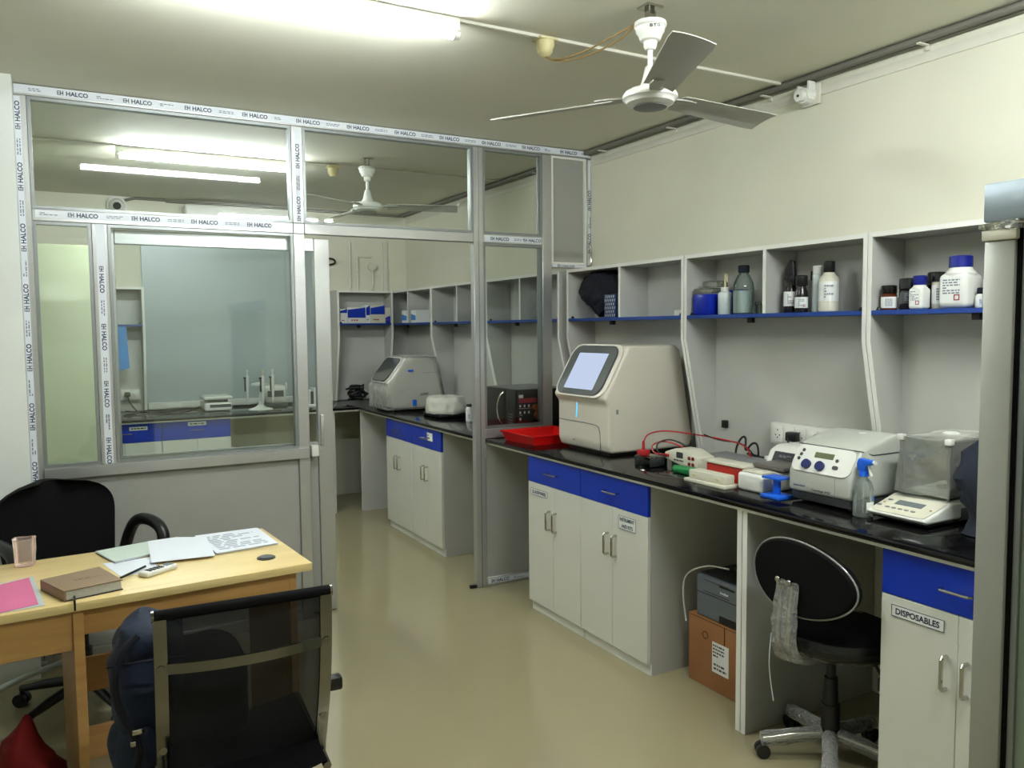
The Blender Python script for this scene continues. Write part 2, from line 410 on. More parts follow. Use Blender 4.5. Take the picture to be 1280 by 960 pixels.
def fan(loc, angs, label, brand=True):
    t = thing('ceiling_fan', label, 'fan', loc)
    part('ceiling_bracket', MB().box(-.035, .035, -.03, .03, -.008, 0).box(-.016, -.010, -.012, .012, -.06, -.008).box(.010, .016, -.012, .012, -.06, -.008).cyl((-.02, 0, -.045), (.02, 0, -.045), .006), m_chrome, t)
    c = part('canopy', MB().lathe([(.012, -.052), (.056, -.056), (.058, -.07), (.052, -.075), (.05, -.09), (.044, -.097), (.036, -.118), (.024, -.122), (.023, -.14), (.017, -.15), (.01, -.152)]), m_fan, t)
    if brand:
        mb = MB(); a = math.atan2(-2.33, -1.88); d = V((cos(a), sin(a), 0)); e = V((-sin(a), cos(a), 0))
        for i in range(3): txt(mb, 'BTG'[i], d*.0535+e*(.004+i*.0125)+V((0, 0, -.083)), e, (0, 0, 1), .010, .011)
        part('lettering', mb, m_ink, c)
    part('down_rod', MB().cyl((0, 0, -.15), (0, 0, -.262), .0095), m_fan, t)
    part('lower_canopy', MB().lathe([(.012, -.205), (.018, -.21), (.024, -.235), (.030, -.262), (.042, -.285), (.06, -.292)]), m_fan, t)
    part('motor_housing', MB().lathe([(.03, -.288), (.075, -.29), (.09, -.298), (.098, -.31), (.098, -.322), (.088, -.328), (.084, -.338), (.062, -.346), (.04, -.348)], n=36), m_fan, t)
    part('hub_cover', MB().lathe([(.0, -.347), (.058, -.3485), (.06, -.352), (.045, -.356), (.0, -.358)]), m_grey, t)
    for i, (a, p, dr) in enumerate(angs):
        a = RD(a)
        b = part('blade', blade_mb(a, .13, .60, .10, .135, -.316, RD(p), dr), m_blade, t)
        d = V((cos(a), sin(a), 0)); e = V((-sin(a), cos(a), 0)); mm = MB()
        mm.prism([(.085, -.02), (.15, -.035), (.20, -.03), (.20, .03), (.15, .035), (.085, .02)], 'z', -.316, -.311, 0, mt=Matrix.Rotation(a, 4, 'Z'))
        part('blade_iron', mm, m_blade, b)
    return t
fan((-1.17, 2.33, ZC), [(127, -12, .012), (243, -16, .0), (3, -12, .01)], 'white ceiling fan with three grey blades near the camera, hanging before the partition')
fan((-1.21, 5.24, ZC), [(-23, -12, .01), (97, -12, .01), (217, -12, .01)], 'white ceiling fan seen through the upper partition glass in the inner lab', False)
t = thing('ceiling_rose', 'small ivory ceiling rose beside the fan of the inner lab', 'ceiling rose', (-1.36, 5.50, ZC), world=True)
part('base_block', MB().box(-1.40, -1.32, 5.47, 5.55, ZC-.03, ZC-.013, .003), m_rose, t)
part('body', MB().lathe([(.036, -.03), (.034, -.06), (.022, -.085), (.008, -.09)], (-1.36, 5.51, ZC)), m_rose, t)

# ------------------------------------------------------------------ glass partition
t = PT = thing('glass_partition', 'aluminium framed glass partition between the office and inner lab, frames covered in printed white film', 'partition', (-1.6, P, 0), world=True)
FD = .05                 # frame depth, front face at y = P
X_, Z_ = V((1, 0, 0)), V((0, 0, 1))
def member(name, x0, x1, z0, z1, label=None, y0=P, y1=P+FD): return part(name, MB().box(x0, x1, y0, y1, z0, z1, .0025, 1), m_alu, t, label)
def tape_h(mem, x0, x1, zc, h, xs, skip=(), y=P):
    part('protective_film', MB().box(x0, x1, y-.0012, y-.0004, zc-h/2, zc+h/2), m_tape, mem)
    a, b = MB(), MB()
    for x in xs:
        if not (x0+.05 < x < x1-.03): continue
        txt(a, 'HALCO', (x+.021, y-.0018, zc), X_, Z_, .091, min(.021, h*.7))
        c = V((x-.046, y-.0018, zc))
        for dz in (-.008, 0, .008): a.plate(c+V((-.008, 0, dz)), X_, Z_, .010, .003, 0, .0002)
        a.plate(c+V((-.0135, 0, 0)), X_, Z_, .003, .019, 0, .0002)
        txt(a, 'H', c+V((.004, 0, 0)), V((1, 0, 0)), V((0, 0, 1)), .013, min(.021, h*.7))
    for x in [q+.139 for q in xs]+[xs[0]-.139]:
        if x0+.03 < x < x1-.03: fineprint(b, (x, y-.0018, zc), X_, Z_, .075, .016, 2, int(x*50))
    part('film_lettering', a, m_ink, mem)
    if len(b.bm.verts): part('film_fine_print', b, m_inkg, mem)
def tape_v(mem, xc, w, z0, z1, zs, up=1, y=P):
    part('protective_film', MB().box(xc-w/2, xc+w/2, y-.0012, y-.0004, z0, z1), m_tape, mem)
    a, b = MB(), MB(); ex = Z_*up; ey = -X_*up
    for z in zs:
        if not (z0+.03 < z < z1-.03): continue
        txt(a, 'HALCO', V((xc, y-.0018, z))+ex*.021, ex, ey, .091, .021)
        c = V((xc, y-.0018, z))-ex*.046
        for d in (-.008, 0, .008): a.plate(c-ex*.008+ey*d, ex, ey, .010, .003, 0, .0002)
        a.plate(c-ex*.0135, ex, ey, .003, .019, 0, .0002)
        txt(a, 'H', c+ex*.004, ex, ey, .013, .021)
    for z in [q-.139 for q in zs]+[zs[0]+.139 if zs[0] < zs[-1] else zs[-1]-.139]:
        if z0+.03 < z < z1-.03: fineprint(b, (xc, y-.0018, z), ex, ey, .075, .02, 2, int(z*50))
    part('film_lettering', a, m_ink, mem)
    if len(b.bm.verts): part('film_fine_print', b, m_inkg, mem)
# verticals
lp = member('left_post', -3.186, -3.134, 0, ZC-.052)
tape_v(lp, -3.160-.012, .026, .02, ZC-.06, [.927+.2765*i for i in range(-3, 7)], 1)
tr = member('top_rail', -3.186, -.001, ZC-.052, ZC-.001)
tape_h(tr, -3.18, -.005, ZC-.0245, .036, [-2.948+.277*i for i in range(0, 11)])
tz0, tz1 = 2.116, 2.171
p1a = member('post', -1.932, -1.872, tz1+.001, ZC-.053)
tape_v(p1a, -1.900, .030, tz1+.001, ZC-.06, [2.245+.2765*i for i in range(0, 2)], 1)
p1b = member('post', -1.932, -1.872, 0, tz0-.001)
p2a = member('post', -.855, -.790, 0, ZC-.053)
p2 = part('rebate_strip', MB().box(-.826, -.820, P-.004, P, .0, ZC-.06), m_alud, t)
zcnt = .923
p3 = member('post', -.372, -.303, zcnt+.001, ZC-.053)
p4 = member('post', -.036, -.001, 2.0, ZC-.053)
tape_v(p4, -.016, .018, 2.0, ZC-.06, [2.14+.2765*i for i in range(0, 2)], 1)
tl = member('transom', -3.133, -1.933, tz0, tz1); tm = member('transom', -1.871, -.856, tz0, tz1); tn = member('transom', -.789, -.373, tz0, tz1)
tc1 = member('transom_gap_cover', -1.932, -1.872, tz0, tz1)
tape_h(tl, -3.12, -2.05, (tz0+tz1)/2+.006, .034, [-2.927+.2725*i for i in range(0, 4)])
tape_h(tn, -.78, -.38, (tz0+tz1)/2, .034, [-.68, -.45])
# big side-light below the transom, left of the doorway
sill = member('sill_rail', -3.133, -1.88, .902, .956, 'pale proud sill rail', y0=P-.018)
mu = member('mullion', -2.892, -2.824, .957, tz0-.001)
tape_v(mu, -2.857, .036, .957, tz0-.002, [1.30+.2765*i for i in range(-1, 3)], -1)
member('bottom_rail', -3.133, -1.933, 0, .055)
part('solid_panel', MB().box(-3.133, -1.933, P+.018, P+.034, .056, .901), m_lamgrey, t, 'grey solid panel under the sill')
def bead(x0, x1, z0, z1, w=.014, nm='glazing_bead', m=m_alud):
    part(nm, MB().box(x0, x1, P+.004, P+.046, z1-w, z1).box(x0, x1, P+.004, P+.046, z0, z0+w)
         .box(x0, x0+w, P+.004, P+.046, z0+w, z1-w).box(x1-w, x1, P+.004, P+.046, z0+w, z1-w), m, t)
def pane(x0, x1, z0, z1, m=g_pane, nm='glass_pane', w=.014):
    bead(x0, x1, z0, z1, w)
    part(nm, MB().box(x0+w-.003, x1-w+.003, P+.022, P+.027, z0+w-.003, z1-w+.003), m, t)
TT = ZC-.053
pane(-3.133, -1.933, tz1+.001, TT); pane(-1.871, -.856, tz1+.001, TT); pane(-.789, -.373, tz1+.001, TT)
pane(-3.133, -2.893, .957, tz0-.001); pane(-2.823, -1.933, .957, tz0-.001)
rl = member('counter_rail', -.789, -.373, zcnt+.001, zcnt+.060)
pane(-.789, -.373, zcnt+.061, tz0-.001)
# closed bay at the right, above the shelves
bead(-.302, -.037, 2.004, TT, .014, 'panel_frame', m_white)
part('solid_panel', MB().box(-.290, -.049, P+.02, P+.03, 2.016, TT-.012), m_lamgrey, t, 'grey solid panel by the right wall')
br = member('bottom_rail', -.302, -.037, 1.984, 2.003)
tape_h(br, -.30, -.04, 1.9935, .016, [-.20, -.06])
# closed bay below the worktop
part('solid_panel', MB().box(-.789, -.004, P+.018, P+.034, .056, .886), m_lamgrey, t, 'grey solid panel under the worktop')
bl = member('bottom_rail', -.789, -.004, 0, .055)
tape_h(bl, -.78, -.02, .03, .03, [-.70, -.423, -.15])
member('under_worktop_rail', -.789, -.785, .80, .886)
part('door_stop', MB().box(-.90, -.858, P+.005, P+.03, .0, .02, .004), m_black, t)
part('release_strip', MB().tube([(-.018, P-.006, 2.13), (-.010, P-.010, 2.09), (-.014, P-.006, 2.06)], .006, 6).tube([(-.014, P-.006, 2.06), (-.010, P-.012, 2.03), (-.018, P-.006, 2.0)], .008, 6), m_chrome, t)
t = None

# sliding door leaf, pushed left behind the side light
sy = P+.06
t = SD = thing('sliding_door', 'aluminium sliding door leaf pushed open behind the left partition glass', 'door', (-2.27, sy, 0), world=True)
a0, a1 = -2.838, -1.722
for nm, x0, x1, z0, z1 in (('stile', a0, a0+.045, 0.012, 2.10), ('stile', a1-.085, a1, .012, 2.10), ('top_rail', a0+.046, a1-.086, 2.030, 2.10), ('mid_rail', a0+.046, a1-.086, .905, .975), ('bottom_rail', a0+.046, a1-.086, .012, .10)):
    part(nm, MB().box(x0, x1, sy, sy+.04, z0, z1, .002, 1), m_alu, t)
part('glass_pane', MB().box(a0+.046, a1-.086, sy+.018, sy+.023, .976, 2.029), g_leaf, t)
part('solid_panel', MB().box(a0+.046, a1-.086, sy+.016, sy+.026, .101, .904), m_lamgrey, t)
part('pull_handle', MB().box(a1-.075, a1-.052, sy-.014, sy, .955, 1.13, .004).cyl((a1-.063, sy-.018, 1.115), (a1-.063, sy-.014, 1.115), .006).cyl((a1-.063, sy-.018, .97), (a1-.063, sy-.014, .97), .006), m_alu, t)
# lock keeper fixed on the jamb
solo('lock_keeper', MB().box(-1.862, -1.823, P-.0, P+.045, .905, .965, .003), m_white, 'small white lock keeper on the door jamb beside the desk corner', 'lock', (-1.85, P, .93))

# ------------------------------------------------------------------ worktops and base units
ZT = .922
t = thing('granite_worktop', 'long black granite worktop along the right wall with white edge strip', 'worktop', (-.4, 4.2, .889), world=True)
part('stone_slab', MB().box(-.79, -.003, .75, 7.597, .9025, ZT, .003), m_gran, t)
part('edge_strip', MB().box(-.776, -.003, .75, 7.597, .889, .902), m_edge, t)
t = thing('granite_worktop', 'black granite worktop along the far wall of the inner lab', 'worktop', (-1.8, 7.2, .889), world=True)
part('stone_slab', MB().box(-3.6, -.791, 6.79, 7.597, .9025, ZT, .003), m_gran, t)
part('edge_strip', MB().box(-3.6, -.777, 6.804, 7.597, .889, .902), m_edge, t)

def pull(mb, c, along, out, L=.10, h=.028, r=.0045):
    c, a, o = V(c), V(along), V(out)
    mb.tube([c-a*L/2, c-a*L/2+o*h*.8, c-a*(L/2-.006)+o*h, c+a*(L/2-.006)+o*h, c+a*L/2+o*h*.8, c+a*L/2], r, 8); return mb
def card(parent, c, ex, w, h, lines, out):
    """plastic card holder with lettering"""
    ey = Z_; cd_ = part('label_card', MB().plate(V(c), ex, ey, w, h, .001, .002), m_lbl, parent)
    fr = MB(); o = V(out)
    for dz in (-h/2, h/2): fr.plate(V(c)+Z_*dz+o*.0021, ex, ey, w, .0018, 0, .0006)
    for dx in (-w/2, w/2): fr.plate(V(c)+V(ex)*dx+o*.0021, ex, ey, .0018, h, 0, .0006)
    a = fr; n = max(1, len(lines))
    if not lines: fineprint(a, V(c)+o*.0024, ex, ey, w*.8, h*.6, 1 if w > h*2 else 2, int(w*9999))
    for i, s in enumerate(lines):
        txt(a, s, V(c)+o*.0028+Z_*(h/2-(i+.5)*h/n), ex, ey, w*(.84 if len(s) > 8 else .66), h/n*.56)
    part('lettering', a, m_ink, parent)
DEP = .764
def base_unit(origin, W, rz, label, lab=None, drawers=1, lines=True, group='white base cupboards with blue drawers'):
    t = thing('base_cabinet', label, 'cabinet', origin, rz, group)
    part('body', MB().box(.001, W-.001, -DEP+.019, -.004, .056, .888).box(.001, W-.001, -DEP+.0305, -.004, 0, .0558), m_lamside, t)
    part('plinth', MB().box(.004, W-.004, -DEP+.022, -DEP+.030, 0, .0555), m_edge, t)
    X1 = V((1, 0, 0)); O = V((0, -1, 0))
    dr = part('drawer', MB().box(.0015, W-.0015, -DEP, -DEP+.0185, .742, .886, .0012, 1), m_blue, t, 'blue drawer front')
    part('handle', pull(MB(), (W/2, -DEP, .812), X1, O, .10), m_chrome, dr)
    doors = []
    for k in (0, 1):
        x0, x1 = (.0015, W/2-.001) if k == 0 else (W/2+.001, W-.0015)
        d = part('door', MB().box(x0, x1, -DEP, -DEP+.0185, .058, .739, .0012, 1), m_lam, t); doors.append(d)
        hx = W/2-.032 if k == 0 else W/2+.032
        part('handle', pull(MB(), (hx, -DEP, .556), Z_, O, .10, r=.0062), m_chrome, d)
    if lab:
        on, x0, x1, z0, z1, lines_ = lab
        card([dr, doors[0], doors[1]][on], ((x0+x1)/2, -DEP-.0003, (z0+z1)/2), X1, x1-x0, z1-z0, lines_, O)
    return t
RW = -pi/2
base_unit((0, 3.905, 0), .524, RW, 'white base cupboard with blue drawer lettered GLASSWARES, beside the doorway post', (1, .034, .206, .672, .706, ['GLASSWARES']))
base_unit((0, 3.380, 0), .540, RW, 'white base cupboard with blue drawer under the screen machine, card on its right door', (2, .325, .455, .650, .712, ['INSTRUMENT', 'AND KITS']))
base_unit((0, 1.652, 0), .514, RW, 'white base cupboard with blue drawer lettered DISPOSABLES at the right edge', (1, .04, .215, .676, .712, ['DISPOSABLES']))
base_unit((0, 6.18, 0), .538, RW, 'white base cupboard with blue drawer in the inner lab under the wrapped machine')
cc = base_unit((0, 5.641, 0), .538, RW, 'white base cupboard with blue drawer in the inner lab, nearest the glass', (0, .30, .40, .80, .86, []))
base_unit((-2.905, 7.6, 0), .530, 0, 'white base cupboard with blue drawer at the far wall, leftmost, behind the mullion', (0, .30, .43, .835, .865, []))
base_unit((-2.372, 7.6, 0), .517, 0, 'white base cupboard with blue drawer at the far wall below the flat white scale', (0, .19, .33, .845, .877, []))
def support(x0, x1, y0, y1, label, two=False):
    t = thing('support_panel', label, 'panel', ((x0+x1)/2, y0, 0), world=True)
    if two:
        h = (y0+y1)/2
        bs_ = [(y0, h-.002), (h+.002, y1)]
    else: bs_ = [(y0, y1)]
    for a_, b_ in bs_:
        o_ = part('board', MB().box(x0, x1, a_, b_, 0, .888), m_lamside, t)
        if x1-x0 > .1: part('lit_edge_band', MB().box(x0-.0012, x0, a_, b_, 0, .888), m_edge, o_)  # pale strip paints the lit front of the board
support(-.764, -.004, 2.236, 2.288, 'double white board holding up the near worktop between carton and swivel stool', True)
support(-.764, -.10, 6.804, 6.826, 'white board holding up the inner worktop corner beyond the cupboards')
support(-1.01, -.99, 6.83, 7.59, 'white board under the far worktop near the inner corner')

# ------------------------------------------------------------------ wall shelf units
SH = .216
def shelf_unit(origin, L, rz, label, back=True, mid=True):
    t = thing('shelf_unit', label, 'shelf', origin, rz, 'white open shelf units above the worktops')
    prof = [(-.002, ZT+.0015), (-.085, ZT+.0015), (-SH, 1.535), (-SH, 1.968), (-.002, 1.968)]
    for x in (0, L-.020):
        sp_ = part('side_panel', MB().prism(prof, 'x', x+.0005, x+.0195), m_lamside, t)
        part('lit_edge_band', MB().prism([(-SH-.0012, 1.535), (-SH-.0012, 1.968), (-SH, 1.968), (-SH, 1.535), (-.085, ZT+.003), (-.0864, ZT+.003)], 'x', x+.0005, x+.0195), m_edge, sp_)  # lit front edge of the panel, put in as a paler strip
    tp_ = part('top_panel', MB().box(.02, L-.02, -SH, -.002, 1.948, 1.967), m_lamside, t)
    part('lit_edge_band', MB().box(.0201, L-.0201, -SH-.0012, -SH, 1.948, 1.967), m_edge, tp_)
    part('shelf_board', MB().box(.02, L-.02, -SH, -.012, 1.640, 1.658, .001, 1), m_bshelf, t, 'blue shelf board')
    if mid:
        dv_ = part('divider', MB().box(L/2-.009, L/2+.009, -SH+.002, -.012, 1.6585, 1.9475), m_lamside, t)
        part('lit_edge_band', MB().box(L/2-.009, L/2+.009, -SH+.0008, -SH+.002, 1.6585, 1.9475), m_edge, dv_)
    part('back_panel', MB().box(.02, L-.02, -.011, -.003, ZT+.002, 1.9475), m_lamback, t)
    for x in (.04, L-.04): part('cam_cover', MB().cyl((x, -SH+.02, 1.6585), (x, -SH+.02, 1.672), .012, .006, 10), m_black, t)
    for x in (L*.27,): part('bracket', MB().box(x+L*.12-.015, x+L*.12+.015, -SH+.03, -SH+.055, 1.615, 1.6398, .002), m_black, t)
    return t
shelf_unit((0, 4.342, 0), 1.108, RW, 'white open shelf unit with blue shelf above the screen machine, next to the partition')
shelf_unit((0, 3.231, 0), 1.086, RW, 'white open shelf unit with blue shelf holding blue tip box and spray bottles')
shelf_unit((0, 2.143, 0), 1.086, RW, 'white open shelf unit with blue shelf of white and amber jars at right edge')
shelf_unit((0, 5.46, 0), 1.03, RW, 'empty white shelf unit just behind the partition glass above the black microwave')
shelf_unit((0, 6.49, 0), 1.028, RW, 'empty white shelf unit in the inner lab above the cloth covered device')
shelf_unit((0, 7.575, 0), 1.083, RW, 'white shelf unit in the far right corner of the inner lab with small cartons')
shelf_unit((-.775, YF, 0), .55, 0, 'white shelf unit on the far wall full of blue cartons', mid=False)
shelf_unit((-3.30, YF, 0), .885, 0, 'white shelf unit on the far wall at left, behind the taped mullion', mid=True)

# ------------------------------------------------------------------ far wall fittings
t = thing('wall_board', 'large grey board on the far wall above the worktop of the inner lab', 'board', (-1.65, YF, 1), world=True)
part('panel', MB().box(-2.41, -.93, YF-.022, YF-.002, .925, 2.44), m_gboard, t)
t = thing('power_trunking', 'white power trunking along the far worktop under the grey board', 'trunking', (-1.7, YF-.03, .93), world=True)
part('channel', MB().box(-2.40, -1.02, YF-.06, YF-.0225, .93, .985, .003), m_white, t)
for x in (-2.2, -1.85, -1.5): part('socket', MB().box(x-.06, x+.06, YF-.066, YF-.0605, .937, .978, .003), m_edge, t)
t = thing('tall_cupboard', 'tall pale green laminate cupboard seen through the leftmost glass pane', 'cupboard', (-3.1, 6.0, 0), world=True)
part('body', MB().box(-3.75, -2.76, 5.75, 6.35, .06, 2.14, .003), m_gcup, t)
part('plinth', MB().box(-3.73, -2.78, 5.78, 6.33, 0, .0595), m_lamgrey, t)
part('door', MB().box(-3.749, -2.83, 5.731, 5.7495, .07, 2.13, .002), m_gcup, t)
part('side_strip', MB().box(-2.825, -2.761, 5.731, 5.7495, .07, 2.13, .002), m_gcup, t)
t = thing('wall_camera', 'white dome security camera high on the far wall left of the pipe', 'camera', (-2.58, YF-.05, 2.6), world=True)
part('base', MB().cyl((-2.58, YF-.001, 2.65), (-2.58, YF-.04, 2.65), .075), m_white, t)
part('housing', MB().sph((-2.58, YF-.06, 2.645), .062), m_white, t)
part('lens', MB().cyl((-2.58, YF-.10, 2.64), (-2.585, YF-.128, 2.635), .03), m_black, t)
solo('white_wall_box', MB().box(-2.07, -1.14, YF-.20, YF-.002, 2.50, 2.68, .02, 3), m_white, 'white rounded box high on the far wall of the inner lab', 'air conditioner', (-1.6, YF-.1, 2.5))  # plain white rounded box fixed high on the wall
solo('wall_conduit', MB().tube([(-2.55, YF-.02, 2.69), (-2.44, YF-.02, 2.722), (-2.2, YF-.02, 2.722)], .012, 8).tube([(-2.2, YF-.02, 2.715), (-.05, YF-.02, 2.712)], .014, 8), m_pipe, 'grey conduit pipe along the top of the far wall', 'conduit', (-1.2, YF-.02, 2.7))
t = thing('conduit_frame', 'thin cream conduits with a small round box on the far wall above cartons', 'conduit', (-.5, YF-.01, 2.1), world=True)
part('pipe', MB().tube([(-.50, YF-.012, 1.97), (-.50, YF-.012, 2.30), (-.36, YF-.012, 2.30)], .009, 8), m_trunk, t)
part('pipe', MB().tube([(-.575, YF-.012, 2.44), (-.575, YF-.012, 1.97)], .009, 8), m_trunk, t)
part('pipe', MB().box(-.24, -.20, YF-.02, YF-.002, 1.97, 2.45), m_trunk, t)
part('junction_box', MB().cyl((-.36, YF-.002, 2.21), (-.36, YF-.035, 2.21), .04), m_trunk, t)
part('cable', MB().tube([(-.36, YF-.02, 2.18), (-.345, YF-.02, 2.1), (-.35, YF-.02, 2.02), (-.38, YF-.02, 1.975)], .008, 6, smooth=2), m_trunk, t)
t = thing('wall_hook_cable', 'dark coiled cable hanging on the far wall just right of the door stile', 'cable', (-.785, YF-.03, 2.2), world=True)
part('coil', MB().tube([(-.785+.06*cos(a*pi/6), YF-.02-.004*(a % 3), 2.245+.03*sin(a*pi/6)) for a in range(12)], .009, 6, True, 1), m_cblk, t)

# ------------------------------------------------------------------ sockets
def switchboard(loc, W, H, rz, label, n=4, plugs=()):
    t = thing('switchboard', label, 'socket', loc, rz)
    part('back_box', MB().box(0, W, -.045, 0, 0, H, .004), m_white, t)
    w = (W-.03)/n
    for i in range(n):
        x0 = .015+i*w
        pl = part('module_plate', MB().box(x0+.003, x0+w-.003, -.049, -.0455, .012, H-.012, .002), m_edge, t)
        if i % 2 == 0:
            h = MB()
            for dx, dz in ((0, .018), (-.012, -.006), (.012, -.006), (0, -.018)): h.cyl((x0+w/2+dx, -.0492, H/2+dz), (x0+w/2+dx, -.0500, H/2+dz), .0035, n=8)
            part('pin_hole', h, m_black, pl)
        else: part('switch', MB().box(x0+w/2-.012, x0+w/2+.012, -.053, -.0495, H/2-.016, H/2+.016, .003), m_white, pl)
    return t
switchboard((-.0125, 2.785, 1.035), .43, .10, RW, 'white switchboard with sockets on the wall behind the knobbed centrifuge', 6)
def plug(loc, label, x=-.10):
    t = thing('power_plug', label, 'plug', loc, world=True); X, Y_, Zz = loc
    part('body', MB().box(X, X+.042, Y_-.028, Y_+.028, Zz-.022, Zz+.022, .008), m_black, t)
    part('cable', MB().tube([(X, Y_, Zz), (X-.03, Y_-.02, Zz-.01), (X-.035, Y_-.03, Zz-.045), (X-.02, Y_-.035, Zz-.09), (X-.01, Y_-.04, ZT+.006)], .005, 8, smooth=2), m_cblk, t)
plug((-.113, 2.62, 1.085), 'black square power plug in the switchboard, the left one')
plug((-.113, 2.46, 1.09), 'black power plug in the switchboard right behind the centrifuge lid')
solo('corner_clip', MB().box(-.038, -.0125, 3.112, 3.14, 1.07, 1.11, .003), m_black, 'small black clip on the wall panel joint above the test leads', 'clip', (-.02, 3.12, 1.07))
switchboard((-2.62, YF-.0125, 1.02), .16, .09, 0, 'white switchboard on the far wall below the blue sheet', 2)
t = thing('power_plug', 'black plug with hanging cable at the far wall switchboard', 'plug', (-2.56, 7.52, 1.08), world=True)
part('body', MB().box(-2.585, -2.54, YF-.105, YF-.063, 1.05, 1.09, .008), m_black, t)
part('cable', MB().tube([(-2.56, YF-.1, 1.06), (-2.56, YF-.13, 1.02), (-2.53, YF-.15, .97), (-2.5, YF-.25, .93), (-2.6, YF-.4, .93)], .006, 8, smooth=2), m_cblk, t)

# ------------------------------------------------------------------ bottles
def label_wrap(mb, c, r, z0, z1, a0, a1, n=12):
    c = V(c); A = []; B = []
    for i in range(n+1):
        a = a0+(a1-a0)*i/n; d = V((cos(a), sin(a), 0))*r
        A.append(mb.bm.verts.new(c+d+V((0, 0, z0)))); B.append(mb.bm.verts.new(c+d+V((0, 0, z1))))
    for i in range(n): mb.bm.faces.new((A[i], A[i+1], B[i+1], B[i]))
    return mb
ZS = 1.6585
def facing(x, y): return math.atan2(0-y, CAM[0]-x)
def bottle(x, y, z, r, h, rn, hc, mb_, mc, label, lab=None, cat='bottle', name='bottle', square=False, shoulder=.75, mlab=None, group=None, rc=None, mark=None):
    t = thing(name, label, cat, (x, y, z), 0, group)
    hb = h-hc; zs = hb*shoulder
    if square:
        b = MB().box(-r, r, -r, r, 0, zs, r*.38, 4).lathe([(r*.95, zs-r*.4), (r*.98, zs), (r*.75, zs+(hb-zs)*.6), (rn, hb)], n=24)
    else:
        b = MB().lathe([(r*.92, 0), (r, .004), (r, zs), (r*.93, zs+(hb-zs)*.3), (rn*1.15, zs+(hb-zs)*.75), (rn, hb)])
    bo = part('body', b, mb_, t)
    rc = rc or rn*1.12
    part('cap', MB().lathe([(rc*.9, hb-.002), (rc, hb+.002), (rc*.98, h-.003), (rc*.85, h)], n=24), mc, t)
    if lab:
        z0, z1 = lab; a = facing(x, y)
        if square:
            lb = part('paper_label', MB().plate((-r-.0004, 0, (z0+z1)/2), (0, -1, 0), (0, 0, 1), r*1.5, z1-z0, .002, .0005), mlab or m_lbl, t)
            pr = MB(); fineprint(pr, (-r-.0012, 0, (z0+z1)/2+(z1-z0)*.12), (0, -1, 0), (0, 0, 1), r*1.2, (z1-z0)*.6, 6, int(r*9999))
        else:
            lb = part('paper_label', label_wrap(MB(), (0, 0, 0), r+.0006, z0, z1, a-1.25, a+1.25), mlab or m_lbl, t)
            d = V((cos(a), sin(a), 0)); e = V((-sin(a), cos(a), 0)); pr = MB()
            fineprint(pr, d*(r+.0014)+V((0, 0, (z0+z1)/2)), e, (0, 0, 1), r*.9, (z1-z0)*.7, 5, int(x*77+y*991))
        part('print', pr, m_inkg, t)
        if mark:
            a = pi if square else a+.3
            d = V((cos(a), sin(a), 0)); e = V((-sin(a), cos(a), 0)); q = MB(); c = d*(r+.0018)+e*r*(.4 if square else .1)+V((0, 0, z0+(z1-z0)*.2))
            for dx in (-1, 1): q.plate(c+e*dx*mark*.5, e, (0, 0, 1), mark*.22, mark*1.2, 0, .0004)
            for dz in (-1, 1): q.plate(c+V((0, 0, dz*mark*.5)), e, (0, 0, 1), mark, mark*.22, 0, .0004)
            part('hazard_mark', q, m_redp, t)
    return t
G1 = 'reagent jars on the right hand blue shelf'
bottle(-.165, 2.082, ZS, .030, .098, .026, .032, m_amber, m_jar, 'small amber jar with brown cap and white label, leftmost on the right shelf', (.008, .052), 'jar', 'jar', shoulder=.92, group=G1, rc=.03)
bottle(-.145, 2.010, ZS, .035, .122, .030, .042, m_jar, m_black, 'black jar with black cap and dull label beside the small amber jar', (.025, .07), 'jar', 'jar', shoulder=.93, mlab=m_dgrey, group=G1, rc=.036)
bottle(-.055, 1.955, ZS, .036, .145, .028, .04, m_jar, m_black, 'dark jar standing at the back behind the blue capped white bottle', None, 'jar', 'jar', shoulder=.9, group=G1, rc=.033)
bottle(-.178, 1.942, ZS, .029, .128, .022, .034, m_white, m_capb, 'small white square bottle with blue cap between the black and cream jars', (.012, .075), square=True, shoulder=.86, group=G1, rc=.025, mark=.013)
bottle(-.130, 1.890, ZS, .030, .137, .028, .035, m_cream, m_jar, 'cream jar with dark brown cap left of the largest white bottle', (.02, .09), 'jar', 'jar', shoulder=.97, group=G1, rc=.031)
bottle(-.150, 1.800, ZS, .055, .192, .036, .042, m_white, m_capb, 'largest white square bottle with wide blue cap and red hazard mark', (.02, .115), square=True, shoulder=.85, group=G1, rc=.04, mark=.018)
bottle(-.15, 1.715, ZS, .025, .072, .018, .022, m_white, m_navy, 'tiny white bottle with navy cap at the right end of shelf', (.006, .036), square=False, shoulder=.8, group=G1)
bottle(-.15, 1.665, ZS, .036, .152, .026, .035, m_white, m_black, 'tall white bottle with black cap half hidden by the grey frame', (.03, .10), square=True, shoulder=.95, group=G1)
G2 = 'bottles on the middle blue shelf'
bt = bottle(-.135, 2.605, ZS, .031, .168, .018, .03, m_jar, m_black, 'black wash bottle with peaked top and white label, leftmost of the dark pair', (.03, .095), shoulder=.7, group=G2)
part('nozzle', MB().prism([(-.03, .12), (-.02, .235), (.0, .24), (.028, .20), (.03, .15)], 'x', -.01, .01, .004, mt=Matrix.Rotation(0, 4, 'Z')), m_black, bt)
bottle(-.15, 2.530, ZS, .029, .165, .018, .045, m_jar, m_black, 'dark amber bottle with low white label next to the black wash bottle', (.02, .068), shoulder=.62, group=G2, rc=.026, mark=.009)
bottle(-.11, 2.475, ZS, .024, .205, .020, .035, m_hdpe, m_white, 'tall slim translucent bottle with white cap, right of the dark pair', None, shoulder=.97, group=G2)
